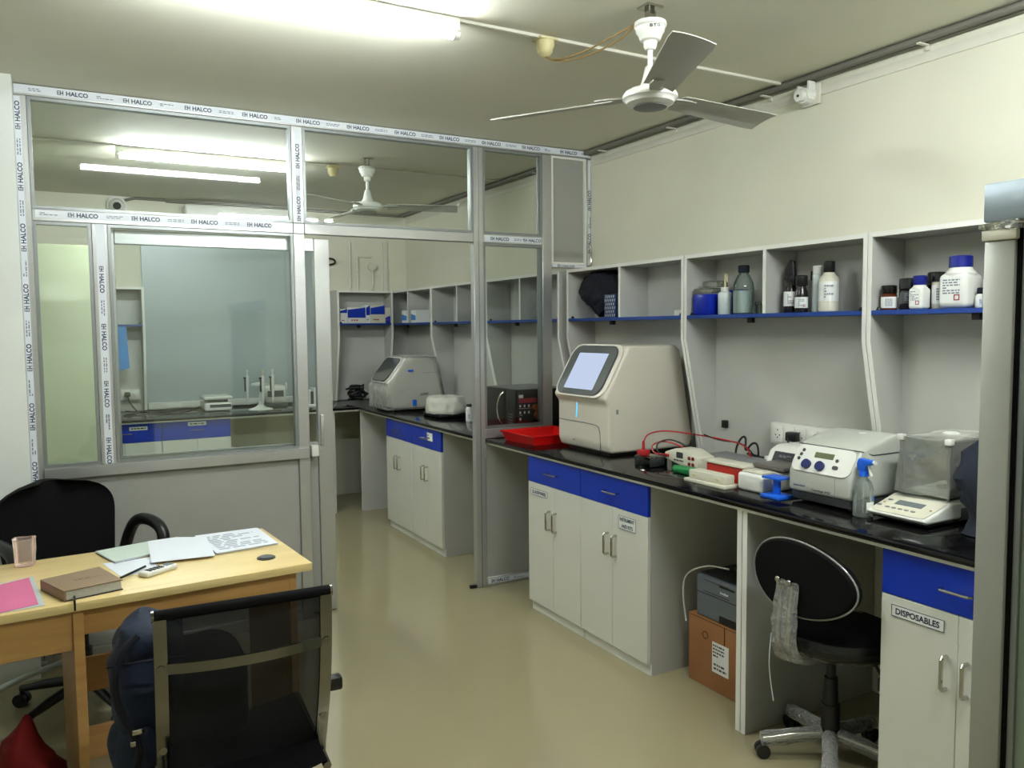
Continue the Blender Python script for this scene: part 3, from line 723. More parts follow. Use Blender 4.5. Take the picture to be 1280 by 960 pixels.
bottle(-.135, 2.395, ZS, .042, .218, .022, .048, m_cream, m_black, 'cream plastic bottle with black cap and white label near the divider', (.045, .13), shoulder=.8, group=G2, rc=.024)
bottle(-.07, 2.52, ZS, .026, .185, .02, .04, m_cream, m_navy, 'pale bottle with navy cap hidden behind the slim translucent bottle', None, shoulder=.8, group=G2)
t = bottle(-.15, 3.005, ZS, .034, .135, .018, .018, m_hdpe, m_white, 'squeeze bottle with white dropper tip beside the blue tip box', None, shoulder=.88, group=G2)
part('dropper_tip', MB().lathe([(.006, .13), (.005, .15), (.004, .19), (.002, .205)]).tube([(0, 0, .195), (0, -.012, .20), (0, -.014, .16)], .003, 6), m_rose, t)
t = thing('reagent_bottle', 'clear glass reagent bottle with violet screw cap half full', 'bottle', (-.14, 2.890, ZS), 0, G2)
part('body', MB().lathe([(.046, 0), (.05, .004), (.05, .125), (.046, .15), (.03, .185), (.022, .195), (.022, .205)]), g_clear, t)
part('liquid', MB().lathe([(.044, .004), (.0475, .008), (.0475, .112), (.044, .113)]), m_hdpe, t)
part('cap', MB().lathe([(.026, .2), (.027, .205), (.027, .232), (.024, .235)]), m_navy, t)
G3 = 'glass vials by the divider'
for y in (2.80, 2.765):
    t = solo('vial', MB().lathe([(.012, 0), (.012, .04), (.008, .045), (.009, .055)], (-.16, y, ZS)), g_clear, 'small clear glass vial next to the violet capped bottle' if y == 2.80 else 'small clear glass vial nearest the shelf divider', 'vial', (-.16, y, ZS), G3)
t = thing('tip_box', 'blue transparent pipette tip box with open clear lid on the shelf', 'box', (-.14, 3.12, ZS), world=True)
part('base', MB().box(-.195, -.09, 3.06, 3.19, ZS, ZS+.105, .006), g_bluebox, t)
part('inner_rack', MB().box(-.185, -.10, 3.07, 3.18, ZS+.008, ZS+.095), m_blue, t)
part('lid', MB().box(-.19, -.095, 3.06, 3.19, ZS+.11, ZS+.135, .006).box(-.16, -.08, 3.055, 3.16, ZS+.14, ZS+.172, .006), g_film, t)
tp = MB()
for i in range(6):
    for j in range(8): tp.cyl((-.178+i*.0145, 3.078+j*.0135, ZS+.096), (-.178+i*.0145, 3.078+j*.0135, ZS+.107), .004, n=6)
part('tip', tp, m_hdpe, t)
solo('tip_box', MB().box(-.085, -.03, 2.965, 3.05, ZS, ZS+.125, .006), m_blue, 'dark blue plastic box behind the squeeze bottle', 'box', (-.06, 3.0, ZS))

# jacket stuffed in the first bay, patterned carton, white lid
def cloth(c, s, amp, fr, seed, cuts=5):
    mb = MB().box(-s[0], s[0], -s[1], s[1], -s[2], s[2], min(s)*.5, 3); mb.sub(2)
    mb.rumple(amp, fr, seed)
    for v in mb.bm.verts: v.co += V(c)
    return mb
jk = MB(); 
mbj = MB().sph((0, 0, 0), 1, (1, 1, 1), 48)
for v in mbj.bm.verts:
    v.co = V((v.co.x*.09, v.co.y*.25, v.co.z*.135)); v.co.z += .03*max(-v.co.y/.19, -1)*-.6
    v.co += noise.noise_vector(v.co*11)*.035; v.co += noise.noise_vector(v.co*32)*.008
    v.co += V((-.10, 4.07, ZS+.155))
    v.co.y = min(max(v.co.y, 3.81), 4.315); v.co.z = min(max(v.co.z, ZS+.002), 1.943); v.co.x = max(min(v.co.x, -.016), -.235)
t = thing('folded_jacket', 'dark navy jacket stuffed into the shelf bay beside the partition', 'jacket', (-.11, 4.1, ZS), world=True)
part('body', mbj, m_navyd, t)
sl = MB().tube([(-.10, 4.03, ZS+.20), (-.14, 4.0, ZS+.12), (-.15, 4.06, ZS+.05), (-.14, 4.04, ZS+.03)], .036, 14, smooth=2); sl.rumple(.012, 25, 2)
part('sleeve', sl, m_navyd, t)
t = thing('patterned_carton', 'navy carton with white dash pattern in front of the dark jacket', 'carton', (-.18, 3.93, ZS), world=True)
part('carton', MB().box(-.208, -.14, 3.835, 3.945, ZS, ZS+.135, .001), m_navyd if 0 else mat('navy_card', (26, 54, 98), .5), t)
dp = MB()
for i in range(6):
    for j in range(6):
        y = 3.938-.018*i-(.009 if j % 2 else 0); z = ZS+.012+j*.022
        if y > 3.84: dp.plate((-.2083, y-.004, z), V((0, -1, 0)), V((0, -.35, 1)), .0042, .016, 0, .0004)
part('dash', dp, m_lbl, t)
solo('white_case', MB().box(-.19, -.13, 3.27, 3.34, ZS, ZS+.03, .004), m_white, 'small flat white case at the right end of the first shelf', 'case', (-.16, 3.3, ZS))

# cartons on the far shelf
G4 = 'cartons on the far shelf'
def carton(x0, x1, y0, y1, z0, h, m, label, band=None, g=G4, nm='carton', face='y'):
    t = thing(nm, label, 'carton', ((x0+x1)/2, (y0+y1)/2, z0), 0, g, world=True)
    part('box_body', MB().box(x0, x1, y0, y1, z0, z0+h, .0015, 1), m, t)
    if band:
        mm, b0, b1 = band; q = MB(); 
        if face == 'y':
            q.prism([(x0+.002, z0+h*b0), (x1-.002, z0+h*b0), (x1-.002, z0+h*b1), (x0+.002, z0+h*(b1-.15))], 'y', y0-.0012, y0-.0003)
        else: q.prism([(y0+.002, z0+h*b0), (y1-.002, z0+h*b0), (y1-.002, z0+h*b1), (y0+.002, z0+h*(b1-.15))], 'x', x0-.0012, x0-.0003)
        part('printed_band', q, mm, t)
        pr = MB()
        if face == 'y': fineprint(pr, ((x0+x1)/2, y0-.0022, z0+h*.2), X_, Z_, (x1-x0)*.6, h*.14, 1, 3); part('print', pr, m_redp, t)
    return t
YS = 7.41
carton(-.742, -.672, YS, 7.56, ZS, .135, m_white, 'narrow white carton with blue top, leftmost on the far shelf', (m_blue, .72, 1.0))
carton(-.670, -.492, YS, 7.56, ZS, .150, m_white, 'wide blue and white glove carton left on the far shelf', (m_blue, .35, 1.0))
carton(-.489, -.448, YS-.002, 7.56, ZS, .172, m_lbl, 'thin white carton with blue top third on the far shelf', (m_blue, .45, 1.0))
carton(-.446, -.300, YS-.003, 7.56, ZS, .170, m_cream, 'blue and pale carton in the middle of the far shelf', (m_blue, .5, 1.0))
carton(-.296, -.235, YS, 7.56, ZS, .15, m_cream, 'pale carton with blue lower half at the shelf corner', (m_blue, .0, .5))
G5 = 'small white kit boxes'
carton(-.20, -.06, 6.88, 6.99, ZS, .115, m_lbl, 'white kit box with blue print, right one in the corner bay', (m_bglov, .2, .7), G5, face='x')
carton(-.20, -.06, 7.10, 7.22, ZS, .115, m_lbl, 'white kit box with blue print, left one in the corner bay', (m_bglov, .2, .7), G5, face='x')
solo('hanging_sheet', MB().prism([(-2.62, 1.6395), (-2.56, 1.6395), (-2.545, 1.30), (-2.64, 1.27)], 'y', 7.39, 7.396), m_bglov, 'blue plastic sheet hanging from the far left shelf', 'sheet', (-2.6, 7.37, 1.3))

# ------------------------------------------------------------------ instrument with touch screen
def screen_machine(loc, D, W, H, label, wrapped=False, rz=RW):
    """local x = width, front at y=-D; z from 0"""
    t = thing('screen_instrument', label, 'instrument', loc, rz)
    k = H/.565
    prof = [(-D+.045, .018), (-D+.028, .06*k), (-D+.028, .262*k), (-D-.004, .298*k), (-D+.155, H-.004), (-D+.19, H), (-.13*D/.6, H), (-.09*D/.6, H-.03), (0, .06), (-.02, .018)]
    body = part('casing', MB().prism(prof, 'x', 0, W, .030*k, 5), m_qpcr if not wrapped else m_white, t)
    part('foot_rail', MB().box(.05, W-.05, -D+.07, -.05, 0, .019), m_black, t)
    a = V((0, -D-.004, .298*k)); b = V((0, -D+.155, H-.004)); s = (b-a).normalized(); n = V((0, -s.z, s.y)); ex = V((1, 0, 0)); LL = (b-a).length
    c = V((W/2, 0, 0))+a+s*(LL*.5)
    rim = part('screen_rim', MB().plate(c+n*.0+s*.002, ex, s, W-.012, LL+.006, .075*k, .008), m_qpcr if not wrapped else m_white, t)
    bz = part('screen_bezel', MB().plate(c+n*.0085-ex*.008, ex, s, W-.062, LL-.012, .066*k, .003), m_black, t)
    part('screen_glass', MB().plate(c+n*.012-ex*.008, ex, s, W-.076, LL-.026, .058*k, .002), mat('dark_screen_glass', (88, 92, 90), .08), bz)
    if not wrapped:
        part('display', MB().plate(c+n*.0145-s*.008-ex*.008, ex, s, W*.56, LL*.70, .004, .0008), m_scr, bz)
        part('status_light', MB().plate((W*.40, -D+.0275, .225*k), ex, V((.1, 0, 1)), .007, .085, .003, .004), m_led, t)
        sm = MB(); y = -D+.0275
        sm.tube([(.01, y, .165), (W*.75, y-.001, .165), (W*.84, y, .15), (W*.85, y+.002, .03)], 0.0022, 6, smooth=1)
        part('door_seam', sm, m_dgrey, t)
        pr = MB(); fineprint(pr, (W*.36, -D+.0265, .062), ex, Z_, .04, .010, 1, 2); fineprint(pr, (W*.15, -D+.0265, .252*k), ex, Z_, .045, .009, 1, 4)
        part('lettering', pr, m_dgrey, t)
        part('side_latch', MB().box(W-.001, W+.003, -D+.075, -D+.09, .225, .25, .002), m_grey, t)
    return t
screen_machine((-.012, 3.872, ZT), .60, .487, .582, 'large warm white instrument with slanted lit touch screen on the near worktop')
M2 = screen_machine((-.19, 6.745, ZT), .50, .42, .435, 'white instrument with slanted dark screen wrapped in clear film, inner worktop', True)
fb = MB().prism([(-.515, .004), (-.52, .195), (-.49, .225), (-.345, .415), (-.30, .450), (-.06, .45), (.01, .03), (.01, .004)], 'x', -.012, .432, .02, 3)
bmesh.ops.triangulate(fb.bm, faces=fb.bm.faces[:]); fb.sub(3); fb.rumple(.011, 9, 3, .02)
part('film_wrap', fb, g_milk, M2, 'crumpled clear wrapping film')
st = MB()
st.plate((.4385, -.30, .33), (0, 1, 0), Z_, .05, .016, .001, .001)
st.plate((.4385, -.27, .06), (0, 1, 0), Z_, .035, .05, .001, .001)
part('blue_sticker', st, m_bluep, M2)
st = MB(); fineprint(st, (.439, -.18, .13), (0, 1, 0), Z_, .07, .02, 2, 8); fineprint(st, (.439, -.10, .31), (0, 1, 0), Z_, .16, .004, 1, 9)
part('print', st, m_dgrey, M2)

# cloth covered device
t = thing('covered_device', 'low squat device under a pale cloth cover on the inner worktop', 'instrument', (-.44, 5.75, ZT), world=True)
part('base', MB().box(-.56, -.30, 5.58, 5.90, ZT, ZT+.03, .01), m_black, t)
cv = MB().lathe([(.165, .025), (.172, .05), (.165, .09), (.158, .125), (.14, .15), (.05, .16)], (-.43, 5.745, ZT), 40, .9, 1.05)
bmesh.ops.subdivide_edges(cv.bm, edges=[e for e in cv.bm.edges if len(e.link_faces[0].verts) == 4], cuts=1, use_grid_fill=True)
cv.rumple(.012, 22, 6)
part('cloth_cover', cv, m_cloth, t)
# small bottles at the glass
G6 = 'small bottles beside the inner glass'
bottle(-.235, 5.625, ZT, .022, .23, .016, .045, m_hdpe, m_black, 'slim white bottle with black cap behind the cloth covered device', None, shoulder=.85, group=G6)
bottle(-.46, 5.27, ZT, .026, .13, .017, .02, m_white, m_black, 'short white bottle with black spray top beside the partition post', (.01, .07), shoulder=.85, group=G6)
bottle(-.30, 5.49, ZT, .022, .26, .02, .04, m_jar, m_black, 'tall black bottle behind the partition post, beside the slim white bottle', None, shoulder=.93, group=G6)

# microwave
t = thing('microwave_oven', 'black microwave oven with curved chrome handle behind the partition glass', 'microwave', (-.33, 4.7, ZT), world=True)
mx0, mx1, my0, my1, mz0, mz1 = -.53, -.12, 4.47, 4.93, ZT+.012, 1.205
part('body', MB().box(mx0+.02, mx1, my0, my1, mz0, mz1, .004), m_black, t)
part('top_sheet', MB().box(mx0+.03, mx1-.01, my0+.01, my1-.01, mz1+.0002, mz1+.0022), m_grey, t)
part('door', MB().box(mx0, mx0+.0195, my0+.12, my1, mz0, mz1, .004), m_black, t)
kp = part('control_panel', MB().box(mx0, mx0+.0195, my0, my0+.118, mz0, mz1, .004), m_black, t)
kk = MB()
for i in range(3):
    for j in range(5): kk.plate((mx0-.0008, my0+.035+i*.022, mz0+.04+j*.018), (0, -1, 0), Z_, .012, .008, .001, .0006)
part('key', kk, m_grey, kp)
part('handle', MB().tube([(mx0, my0+.145, mz0+.03), (mx0-.03, my0+.15, mz0+.06), (mx0-.038, my0+.17, (mz0+mz1)/2), (mx0-.03, my0+.15, mz1-.05), (mx0, my0+.145, mz1-.02)], .008, 10, smooth=2), m_chrome, t)
for x in (mx0+.05, mx1-.05):
    for y in (my0+.04, my1-.04): part('foot', MB().cyl((x, y, ZT), (x, y, mz0+.001), .014, n=12), m_black, t)
Yp = my0-.0008
dc = part('sticker', MB().box(mx0+.026, mx1-.03, Yp-.0004, Yp+.0004, mz0+.045, mz1-.03), mat('black_sticker', (22, 20, 24), .4), t)
part('sticker_red_band', MB().box(mx0+.030, mx0+.165, Yp-.0014, Yp-.0006, mz1-.085, mz1-.055), m_redp, dc)
ic = MB()
ic.box(mx0+.030, mx0+.062, Yp-.0014, Yp-.0006, mz1-.052, mz1-.032)
for i in range(3):
    for j in range(2): ic.box(mx0+.034+i*.032, mx0+.046+i*.032, Yp-.0014, Yp-.0006, mz1-.112-j*.042, mz1-.096-j*.042)
ic.box(mx0+.034, mx0+.046, Yp-.0014, Yp-.0006, mz1-.196, mz1-.18)
fineprint(ic, (mx0+.085, Yp-.0016, mz1-.218), X_, Z_, .10, .012, 1, 4)
for j in range(2): fineprint(ic, (mx0+.075, Yp-.0016, mz1-.120-j*.042), X_, Z_, .085, .006, 1, 14+j)
part('sticker_icons', ic, m_lbl, dc)
fd = MB().sph((mx0+.155, Yp-.0012, mz1-.115), .032, (1, .02, .6), 16).sph((mx0+.170, Yp-.0014, mz1-.165), .032, (.9, .02, 1), 16)
part('sticker_food_picture', fd, m_orange, dc)

# red tray
def tray(c, W, D, H, m, label, name, rz=0):
    t = thing(name, label, 'tray', c, rz)
    mb = MB(); th = .006; b = MB(); f = .88
    P0 = [(-W/2*f, -D/2*f, 0), (W/2*f, -D/2*f, 0), (W/2*f, D/2*f, 0), (-W/2*f, D/2*f, 0)]
    P1 = [(-W/2, -D/2, H), (W/2, -D/2, H), (W/2, D/2, H), (-W/2, D/2, H)]
    def sh(P, d, dz): return [(x-math.copysign(d, x), y-math.copysign(d, y), z+dz) for x, y, z in P]
    rings = [P0, P1, sh(P1, .008, 0), sh(P0, .008, .006)]
    R_ = [[mb.bm.verts.new(p) for p in r] for r in rings]
    for A, B in zip(R_, R_[1:]):
        for i in range(4): mb.bm.faces.new((A[i], A[(i+1) % 4], B[(i+1) % 4], B[i]))
    mb.bm.faces.new(R_[0][::-1]); mb.bm.faces.new(R_[-1])
    part('pan', mb, m, t)
    part('rim', MB().tube([(x*1.01, y*1.01, z) for x, y, z in P1], .0055, 8, True), m, t)
    return t
tray((-.515, 4.135, ZT), .40, .34, .055, m_red, 'bright red plastic tray on the worktop in front of the microwave', 'red_tray', RD(4))
# ------------------------------------------------------------------ centrifuge with two knobs
t = thing('centrifuge', 'light grey benchtop centrifuge with two blue knobs and small display', 'centrifuge', (-.012, 2.185, ZT), RW)
W, D = .285, .592
prof = [(-D, .045), (-D, .125), (-D+.055, .222), (-D+.12, .245), (-.34, .272), (-.21, .255), (-.165, .20), (-.16, .045)]
part('body', MB().prism(prof, 'x', 0, W, .016, 4), mat('light_grey_casing', (190, 192, 182), .35, var=.01), t)
part('base', MB().prism([(-D+.02, .012), (-D+.01, .044), (-.17, .044), (-.18, .012)], 'x', .008, W-.008, .004), m_dgrey, t)
for x in (.04, W-.04):
    for y in (-D+.06, -.21): part('foot', MB().cyl((x, y, 0), (x, y, .013), .015, n=12), m_black, t)
a = V((0, -D, .125)); b = V((0, -D+.055, .222)); s = (b-a).normalized(); n = V((0, -s.z, s.y)); ex = V((1, 0, 0)); c = V((W/2, 0, 0))+(a+b)/2
pn = part('control_panel', MB().plate(c+n*.0008, ex, s, W-.02, .108, .03, .003), m_white, t)
def pp(x, y): return c+n*.0042+ex*x+s*y
part('display', MB().plate(pp(.0, .018), ex, s, .085, .022, .002, .001), m_lcd, pn)
for x in (-.062, -.0): part('knob', MB().disc(pp(x, -.026), n, .0185, .012), m_navy if False else mat('navy_knob', (26, 38, 96), .3), pn)
for x, y in ((-.098, .03), (-.103, .012), (-.108, -.006), (.062, .006)): part('button', MB().disc(pp(x, y), n, .0065, .003, 12), m_dgrey, pn)
part('button', MB().plate(pp(.064, -.022), ex, s, .024, .015, .007, .003), m_dgrey, pn)
part('lid_seam', MB().tube([(.004, -D+.056, .2235), (W-.004, -D+.056, .2235), (W+.0005, -D+.12, .205), (W+.0005, -.18, .205)], .002, 6), m_dgrey, t)
part('lid_window', MB().lathe([(.0, .0), (.018, .0), (.016, .006), (0, .007)], (W*.55, -.36, .262)), m_white, t)
pr = MB(); txt(pr, 'eppendorf', (.055, -D-.0008, .070), ex, Z_, .055, .010)
part('lettering', pr, mat('blue_print', (24, 50, 120), .5), t)
pr = MB(); txt(pr, 'Centrifuge 5425', (.155, -D-.0008, .062), ex, Z_, .085, .010); part('lettering', pr, m_dgrey, t)
part('front_seam', MB().box(W*.76, W*.763, -D-.0006, -D+.001, .05, .12), m_grey, t)
vt = MB()
for i in range(3):
    for j in range(4): vt.box(W+.0001, W+.0012, -.30+i*.018, -.29+i*.018, .07+j*.014, .076+j*.014)
part('vent_slot', vt, m_dgrey, t)

# spray bottle
t = thing('spray_bottle', 'clear spray bottle with blue trigger head before the centrifuge', 'bottle', (-.585, 1.862, ZT), RD(-100))
part('body', MB().lathe([(.030, 0), (.034, .004), (.034, .06), (.030, .085), (.034, .10), (.026, .125), (.014, .14), (.013, .148)]), g_body, t)
part('paper_label', label_wrap(MB(), (0, 0, 0), .0346, .02, .058, RD(-25), RD(95)), m_lbl, t)
part('label_dot', label_wrap(MB(), (0, 0, 0), .0356, .062, .078, RD(15), RD(55), 6), m_bluep, t)
part('collar', MB().cyl((0, 0, .146), (0, 0, .165), .0165), m_bluep, t)
part('trigger_head', MB().prism([(-.022, .165), (-.026, .19), (-.016, .208), (.046, .206), (.046, .192), (.018, .184), (.014, .165)], 'y', -.011, .011, .004), m_bluep, t)
part('trigger', MB().tube([(.024, 0, .186), (.03, 0, .165), (.038, 0, .150)], .005, 8), m_white, t)
part('nozzle', MB().cyl((.045, 0, .199), (.055, 0, .199), .007), m_white, t)
part('dip_tube', MB().cyl((0, 0, .01), (0, 0, .146), .0025, n=8), m_hdpe, t)

# analytical balance under film
t = thing('analytical_balance', 'white analytical balance with film covered draft shield beside the spray bottle', 'balance', (-.03, 1.835, ZT), RW)
W, D = .222, .585
part('base', MB().prism([(-D+.02, .02), (-D+.005, .034), (-D+.16, .078), (-.10, .078), (-.08, .02)], 'x', 0, W, .008, 3), m_white, t)
part('underside', MB().box(.015, W-.015, -D+.05, -.1, .006, .021, .004), m_black, t)
part('side_band', MB().box(-.001, W+.001, -D+.2, -.1, .012, .06, .006), m_dgrey, t)
a = V((0, -D+.005, .034)); b = V((0, -D+.16, .078)); s = (b-a).normalized(); n = V((0, -s.z, s.y)); c = V((W/2, 0, 0))+(a+b)/2
def pp(x, y): return c+n*.001+ex*x+s*y
pn = part('control_panel', MB().plate(pp(0, 0), ex, s, W-.02, .14, .02, .0015), m_cream, t)
part('display', MB().plate(pp(.0, .012)+n*.0017, ex, s, .10, .034, .002, .001), m_lcdg, pn)
kk = MB()
for i in range(5): kk.plate(pp(-.056+i*.024, -.034)+n*.0016, ex, s, .016, .009, .003, .0015)
kk.plate(pp(-.092, -.028)+n*.0016, ex, s, .018, .010, .003, .0015); kk.plate(pp(-.08, .02)+n*.0016, ex, s, .018, .008, .003, .0015)
part('key', kk, m_grey, pn)
kk = MB(); kk.disc(pp(-.088, -.004)+n*.0016, n, .004, .001, 10); kk.disc(pp(.085, -.004)+n*.0016, n, .004, .001, 10); part('mark', kk, m_gold, pn)
bx0, bx1, by0, by1, bz0, bz1 = .022, W-.022, -.42, -.13, .08, .285
fr = MB()
for x in (bx0, bx1):
    for y in (by0, by1): fr.box(x-.003, x+.003, y-.003, y+.003, bz0, bz1)
for y in (by0, by1): fr.box(bx0, bx1, y-.003, y+.003, bz1-.004, bz1)
for x in (bx0, bx1): fr.box(x-.003, x+.003, by0, by1, bz1-.004, bz1)
part('shield_frame', fr, m_grey, t)
for x in (bx0, bx1): part('corner_cap', MB().box(x-.012, x+.012, by0-.012, by0+.012, bz1-.014, bz1+.007, .003), m_white, t)
part('top_knob', MB().lathe([(.03, 0), (.03, .006), (.02, .012), (0, .013)], (W/2, -.27, bz1+.001)), m_white, t)
part('shield_glass', MB().box(bx0+.004, bx1-.004, by0+.001, by0+.003, bz0, bz1-.006).box(bx0-.001, bx0+.001, by0+.004, by1-.004, bz0, bz1-.006).box(bx1-.001, bx1+.001, by0+.004, by1-.004, bz0, bz1-.006), g_clear, t)
part('pillar', MB().cyl((W/2, -.18, .08), (W/2, -.18, .24), .02), m_white, t)
part('weighing_pan', MB().cyl((W/2, -.28, .085), (W/2, -.28, .10), .012).cyl((W/2, -.28, .10), (W/2, -.28, .103), .04), m_chrome, t)
fb = MB().prism([(-.452, .092), (-.44, .12), (-.424, .288), (-.125, .292), (-.07, .10)], 'x', .016, W-.014, .006, 2)
bmesh.ops.triangulate(fb.bm, faces=fb.bm.faces[:]); fb.sub(3); fb.rumple(.014, 8, 9, .02)
part('film_wrap', fb, seethru('balance_film', (244, 244, 240), .20, .2, (226, 226, 214), fres=True, bump=.8, bs=18, gloss=False), t, 'clear film draped over the draft shield')

# navy jacket hanging on the frame post, over the worktop end
t = thing('hanging_jacket', 'dark navy jacket hanging at the worktop end beside the grey frame', 'jacket', (-.46, 1.42, ZT+.002), world=True)
js = [(1.30, .02), (1.26, .05), (1.18, .115), (1.10, .135), (1.02, .10), (.97, .085), (ZT+.004, .10)]
mb = MB(); rings = []
for z, rr in js:
    ring = []
    for k in range(28):
        a = 2*pi*k/28; q = 1+.12*sin(5*a+z*30)
        ring.append(mb.bm.verts.new(V((-.42+.5*(z-1.1)*.5+rr*q*cos(a)*.9, 1.46+rr*q*sin(a)*1.15-(.02 if z < 1.0 else 0), z))))
    rings.append(ring)
for A, B in zip(rings, rings[1:]):
    for k in range(28): mb.bm.faces.new((A[k], A[(k+1) % 28], B[(k+1) % 28], B[k]))
mb.bm.faces.new(rings[0]); mb.bm.faces.new(rings[-1][::-1])
bmesh.ops.subdivide_edges(mb.bm, edges=[e for e in mb.bm.edges if len(e.link_faces) == 2 and all(len(f.verts) == 4 for f in e.link_faces)], cuts=1, use_grid_fill=True)
mb.rumple(.01, 18, 4, ZT+.02)
part('body', mb, m_navy, t)
part('snap', MB().sph((-.51, 1.475, .985), .007), m_chrome, t)

# ------------------------------------------------------------------ small white spinner, gel boxes, power supply
t = thing('mini_centrifuge', 'small white mini centrifuge with dark front panel left of the knobbed centrifuge', 'centrifuge', (-.12, 2.545, ZT), RW)
W, D = .20, .245
part('body', MB().prism([(-D, .012), (-D, .05), (-D+.045, .135), (-D+.09, .155), (-.04, .155), (0, .10), (0, .012)], 'x', 0, W, .014, 4), m_white, t)
part('foot_pad', MB().box(.02, W-.02, -D+.03, -.03, 0, .013), m_black, t)
a = V((0, -D, .05)); b = V((0, -D+.045, .135)); s = (b-a).normalized(); n = V((0, -s.z, s.y)); c = V((W*.52, 0, 0))+(a+b)/2
pn = part('control_panel', MB().plate(c+n*.001, ex, s, W*.66, .085, .004, .002), m_black, t)
part('knob', MB().disc(c+n*.003-s*.012+ex*.0, n, .012, .012), m_white, pn)
fp = MB(); fineprint(fp, c+n*.004+s*.022, ex, s, .07, .012, 2, 5); part('print', fp, m_inkg, pn)

t = thing('gel_tank', 'white gel tank with dark grey lid slab beside the blue stand', 'gel box', (-.49, 2.37, ZT), world=True)
part('tank', MB().box(-.605, -.375, 2.315, 2.455, ZT, ZT+.075, .014, 3), m_white, t)
part('lid_slab', MB().box(-.50, -.35, 2.30, 2.47, ZT+.082, ZT+.100, .004), mat('grey_brown_slab', (96, 92, 86), .4), t)
part('inner_tray', MB().box(-.59, -.51, 2.33, 2.44, ZT+.076, ZT+.082, .002), m_cream, t)
t = thing('gel_comb_holder', 'red comb holder with pale edges lying on the white gel tank', 'comb', (-.52, 2.55, ZT), world=True)
part('block', MB().box(-.545, -.47, 2.465, 2.70, ZT, ZT+.075, .003), m_redc if False else mat('brick_red_plastic', (190, 44, 34), .4), t)
part('top_plate', MB().box(-.555, -.465, 2.46, 2.705, ZT+.076, ZT+.088, .003), m_cream, t)
t = thing('gel_tray', 'long low white gel tray at the front edge of the worktop', 'tray', (-.60, 2.58, ZT), world=True)
part('base_flange', MB().box(-.665, -.57, 2.465, 2.715, ZT, ZT+.014, .003), m_cream, t)
part('wall', MB().box(-.65, -.585, 2.485, 2.70, ZT+.0145, ZT+.052, .006), m_cream, t)
for y in (2.52, 2.665): part('stud', MB().cyl((-.655, y, ZT+.032), (-.650, y, ZT+.032), .006, n=10), m_rose, t)
t = thing('gel_casting_stand', 'bright blue plastic gel casting stand beside the knobbed centrifuge', 'stand', (-.59, 2.26, ZT), world=True)
part('foot_plate', MB().box(-.635, -.545, 2.20, 2.298, ZT, ZT+.013, .003), m_bluep, t)
part('stem', MB().box(-.60, -.585, 2.235, 2.265, ZT+.0135, ZT+.075, .002), m_bluep, t)
part('top_plate', MB().box(-.63, -.555, 2.205, 2.295, ZT+.0755, ZT+.084, .002), m_bluep, t)

t = thing('power_supply', 'cream gel power supply with small display and four dark sockets', 'power supply', (-.47, 2.91, ZT), world=True)
part('casing', MB().prism([(3.03, ZT+.045), (3.03, ZT+.075), (2.955, ZT+.10), (2.885, ZT+.10), (2.80, ZT+.072), (2.80, ZT+.012), (2.90, ZT+.02)], 'x', -.51, -.40, .006, 2), m_cream, t)
part('foot', MB().box(-.50, -.41, 2.82, 2.89, ZT, ZT+.02).box(-.49, -.42, 2.97, 3.0, ZT, ZT+.055), m_dgrey, t)
part('display', MB().plate((-.5108, 2.92, ZT+.072), (0, -1, 0), Z_, .045, .028, .004, .001), m_dgrey, t)
kk = MB()
for dy in (0, .026):
    for dz in (0, .028): kk.cyl((-.5105, 2.853-dy, ZT+.038+dz), (-.514, 2.853-dy, ZT+.038+dz), .0085, n=12)
part('output_socket', kk, m_redc, t)
kk = MB(); fineprint(kk, (-.5125, 2.925, ZT+.047), (0, -1, 0), Z_, .07, .012, 1, 5); part('key_row', kk, m_dgrey, t)
kk = MB()
for dy in (0, .014): kk.cyl((-.5105, 3.015-dy, ZT+.062), (-.516, 3.015-dy, ZT+.062), .006, n=10)
part('jack', kk, m_red, t)
kk = MB()
for dy in (0, .014): kk.cyl((-.5105, 3.015-dy, ZT+.055-.0), (-.512, 3.015-dy, ZT+.055), .004, n=10)
part('jack_ring', kk, m_black, t)
t = thing('electrophoresis_tank', 'small clear acrylic tank with red plugs at the left of the test leads', 'tank', (-.56, 3.08, ZT), world=True)
part('tank', MB().box(-.60, -.50, 3.02, 3.15, ZT, ZT+.05, .003), g_clear, t)
part('inner_frame', MB().box(-.59, -.51, 3.03, 3.045, ZT+.004, ZT+.045).box(-.59, -.51, 3.12, 3.135, ZT+.004, ZT+.045), m_dgrey, t)
part('red_plug', MB().box(-.59, -.545, 3.095, 3.145, ZT+.051, ZT+.078, .004).cyl((-.567, 3.12, ZT+.078), (-.567, 3.12, ZT+.12), .008, .006), m_cred, t)
t = thing('test_leads', 'red and black test leads looping behind the cream power supply', 'cable', (-.4, 3.0, ZT+.05), world=True)
part('red_lead', MB().tube([(-.567, 3.12, ZT+.115), (-.555, 3.11, ZT+.155), (-.50, 3.06, ZT+.175), (-.42, 2.98, ZT+.165), (-.30, 2.86, ZT+.14), (-.20, 2.80, ZT+.11), (-.18, 2.79, ZT+.05)], .0035, 6, smooth=2), m_cred, t)
part('black_lead', MB().tube([(-.52, 3.03, ZT+.062), (-.53, 3.06, ZT+.07), (-.52, 3.08, ZT+.11), (-.48, 3.04, ZT+.135), (-.44, 2.98, ZT+.115), (-.42, 2.95, ZT+.09)], .0035, 6, smooth=2), m_cblk, t)
part('red_lead', MB().tube([(-.52, 3.01, ZT+.065), (-.54, 3.07, ZT+.06), (-.54, 3.10, ZT+.10), (-.49, 3.06, ZT+.125), (-.45, 2.99, ZT+.105), (-.43, 2.955, ZT+.085)], .0035, 6, smooth=2), m_cred, t)
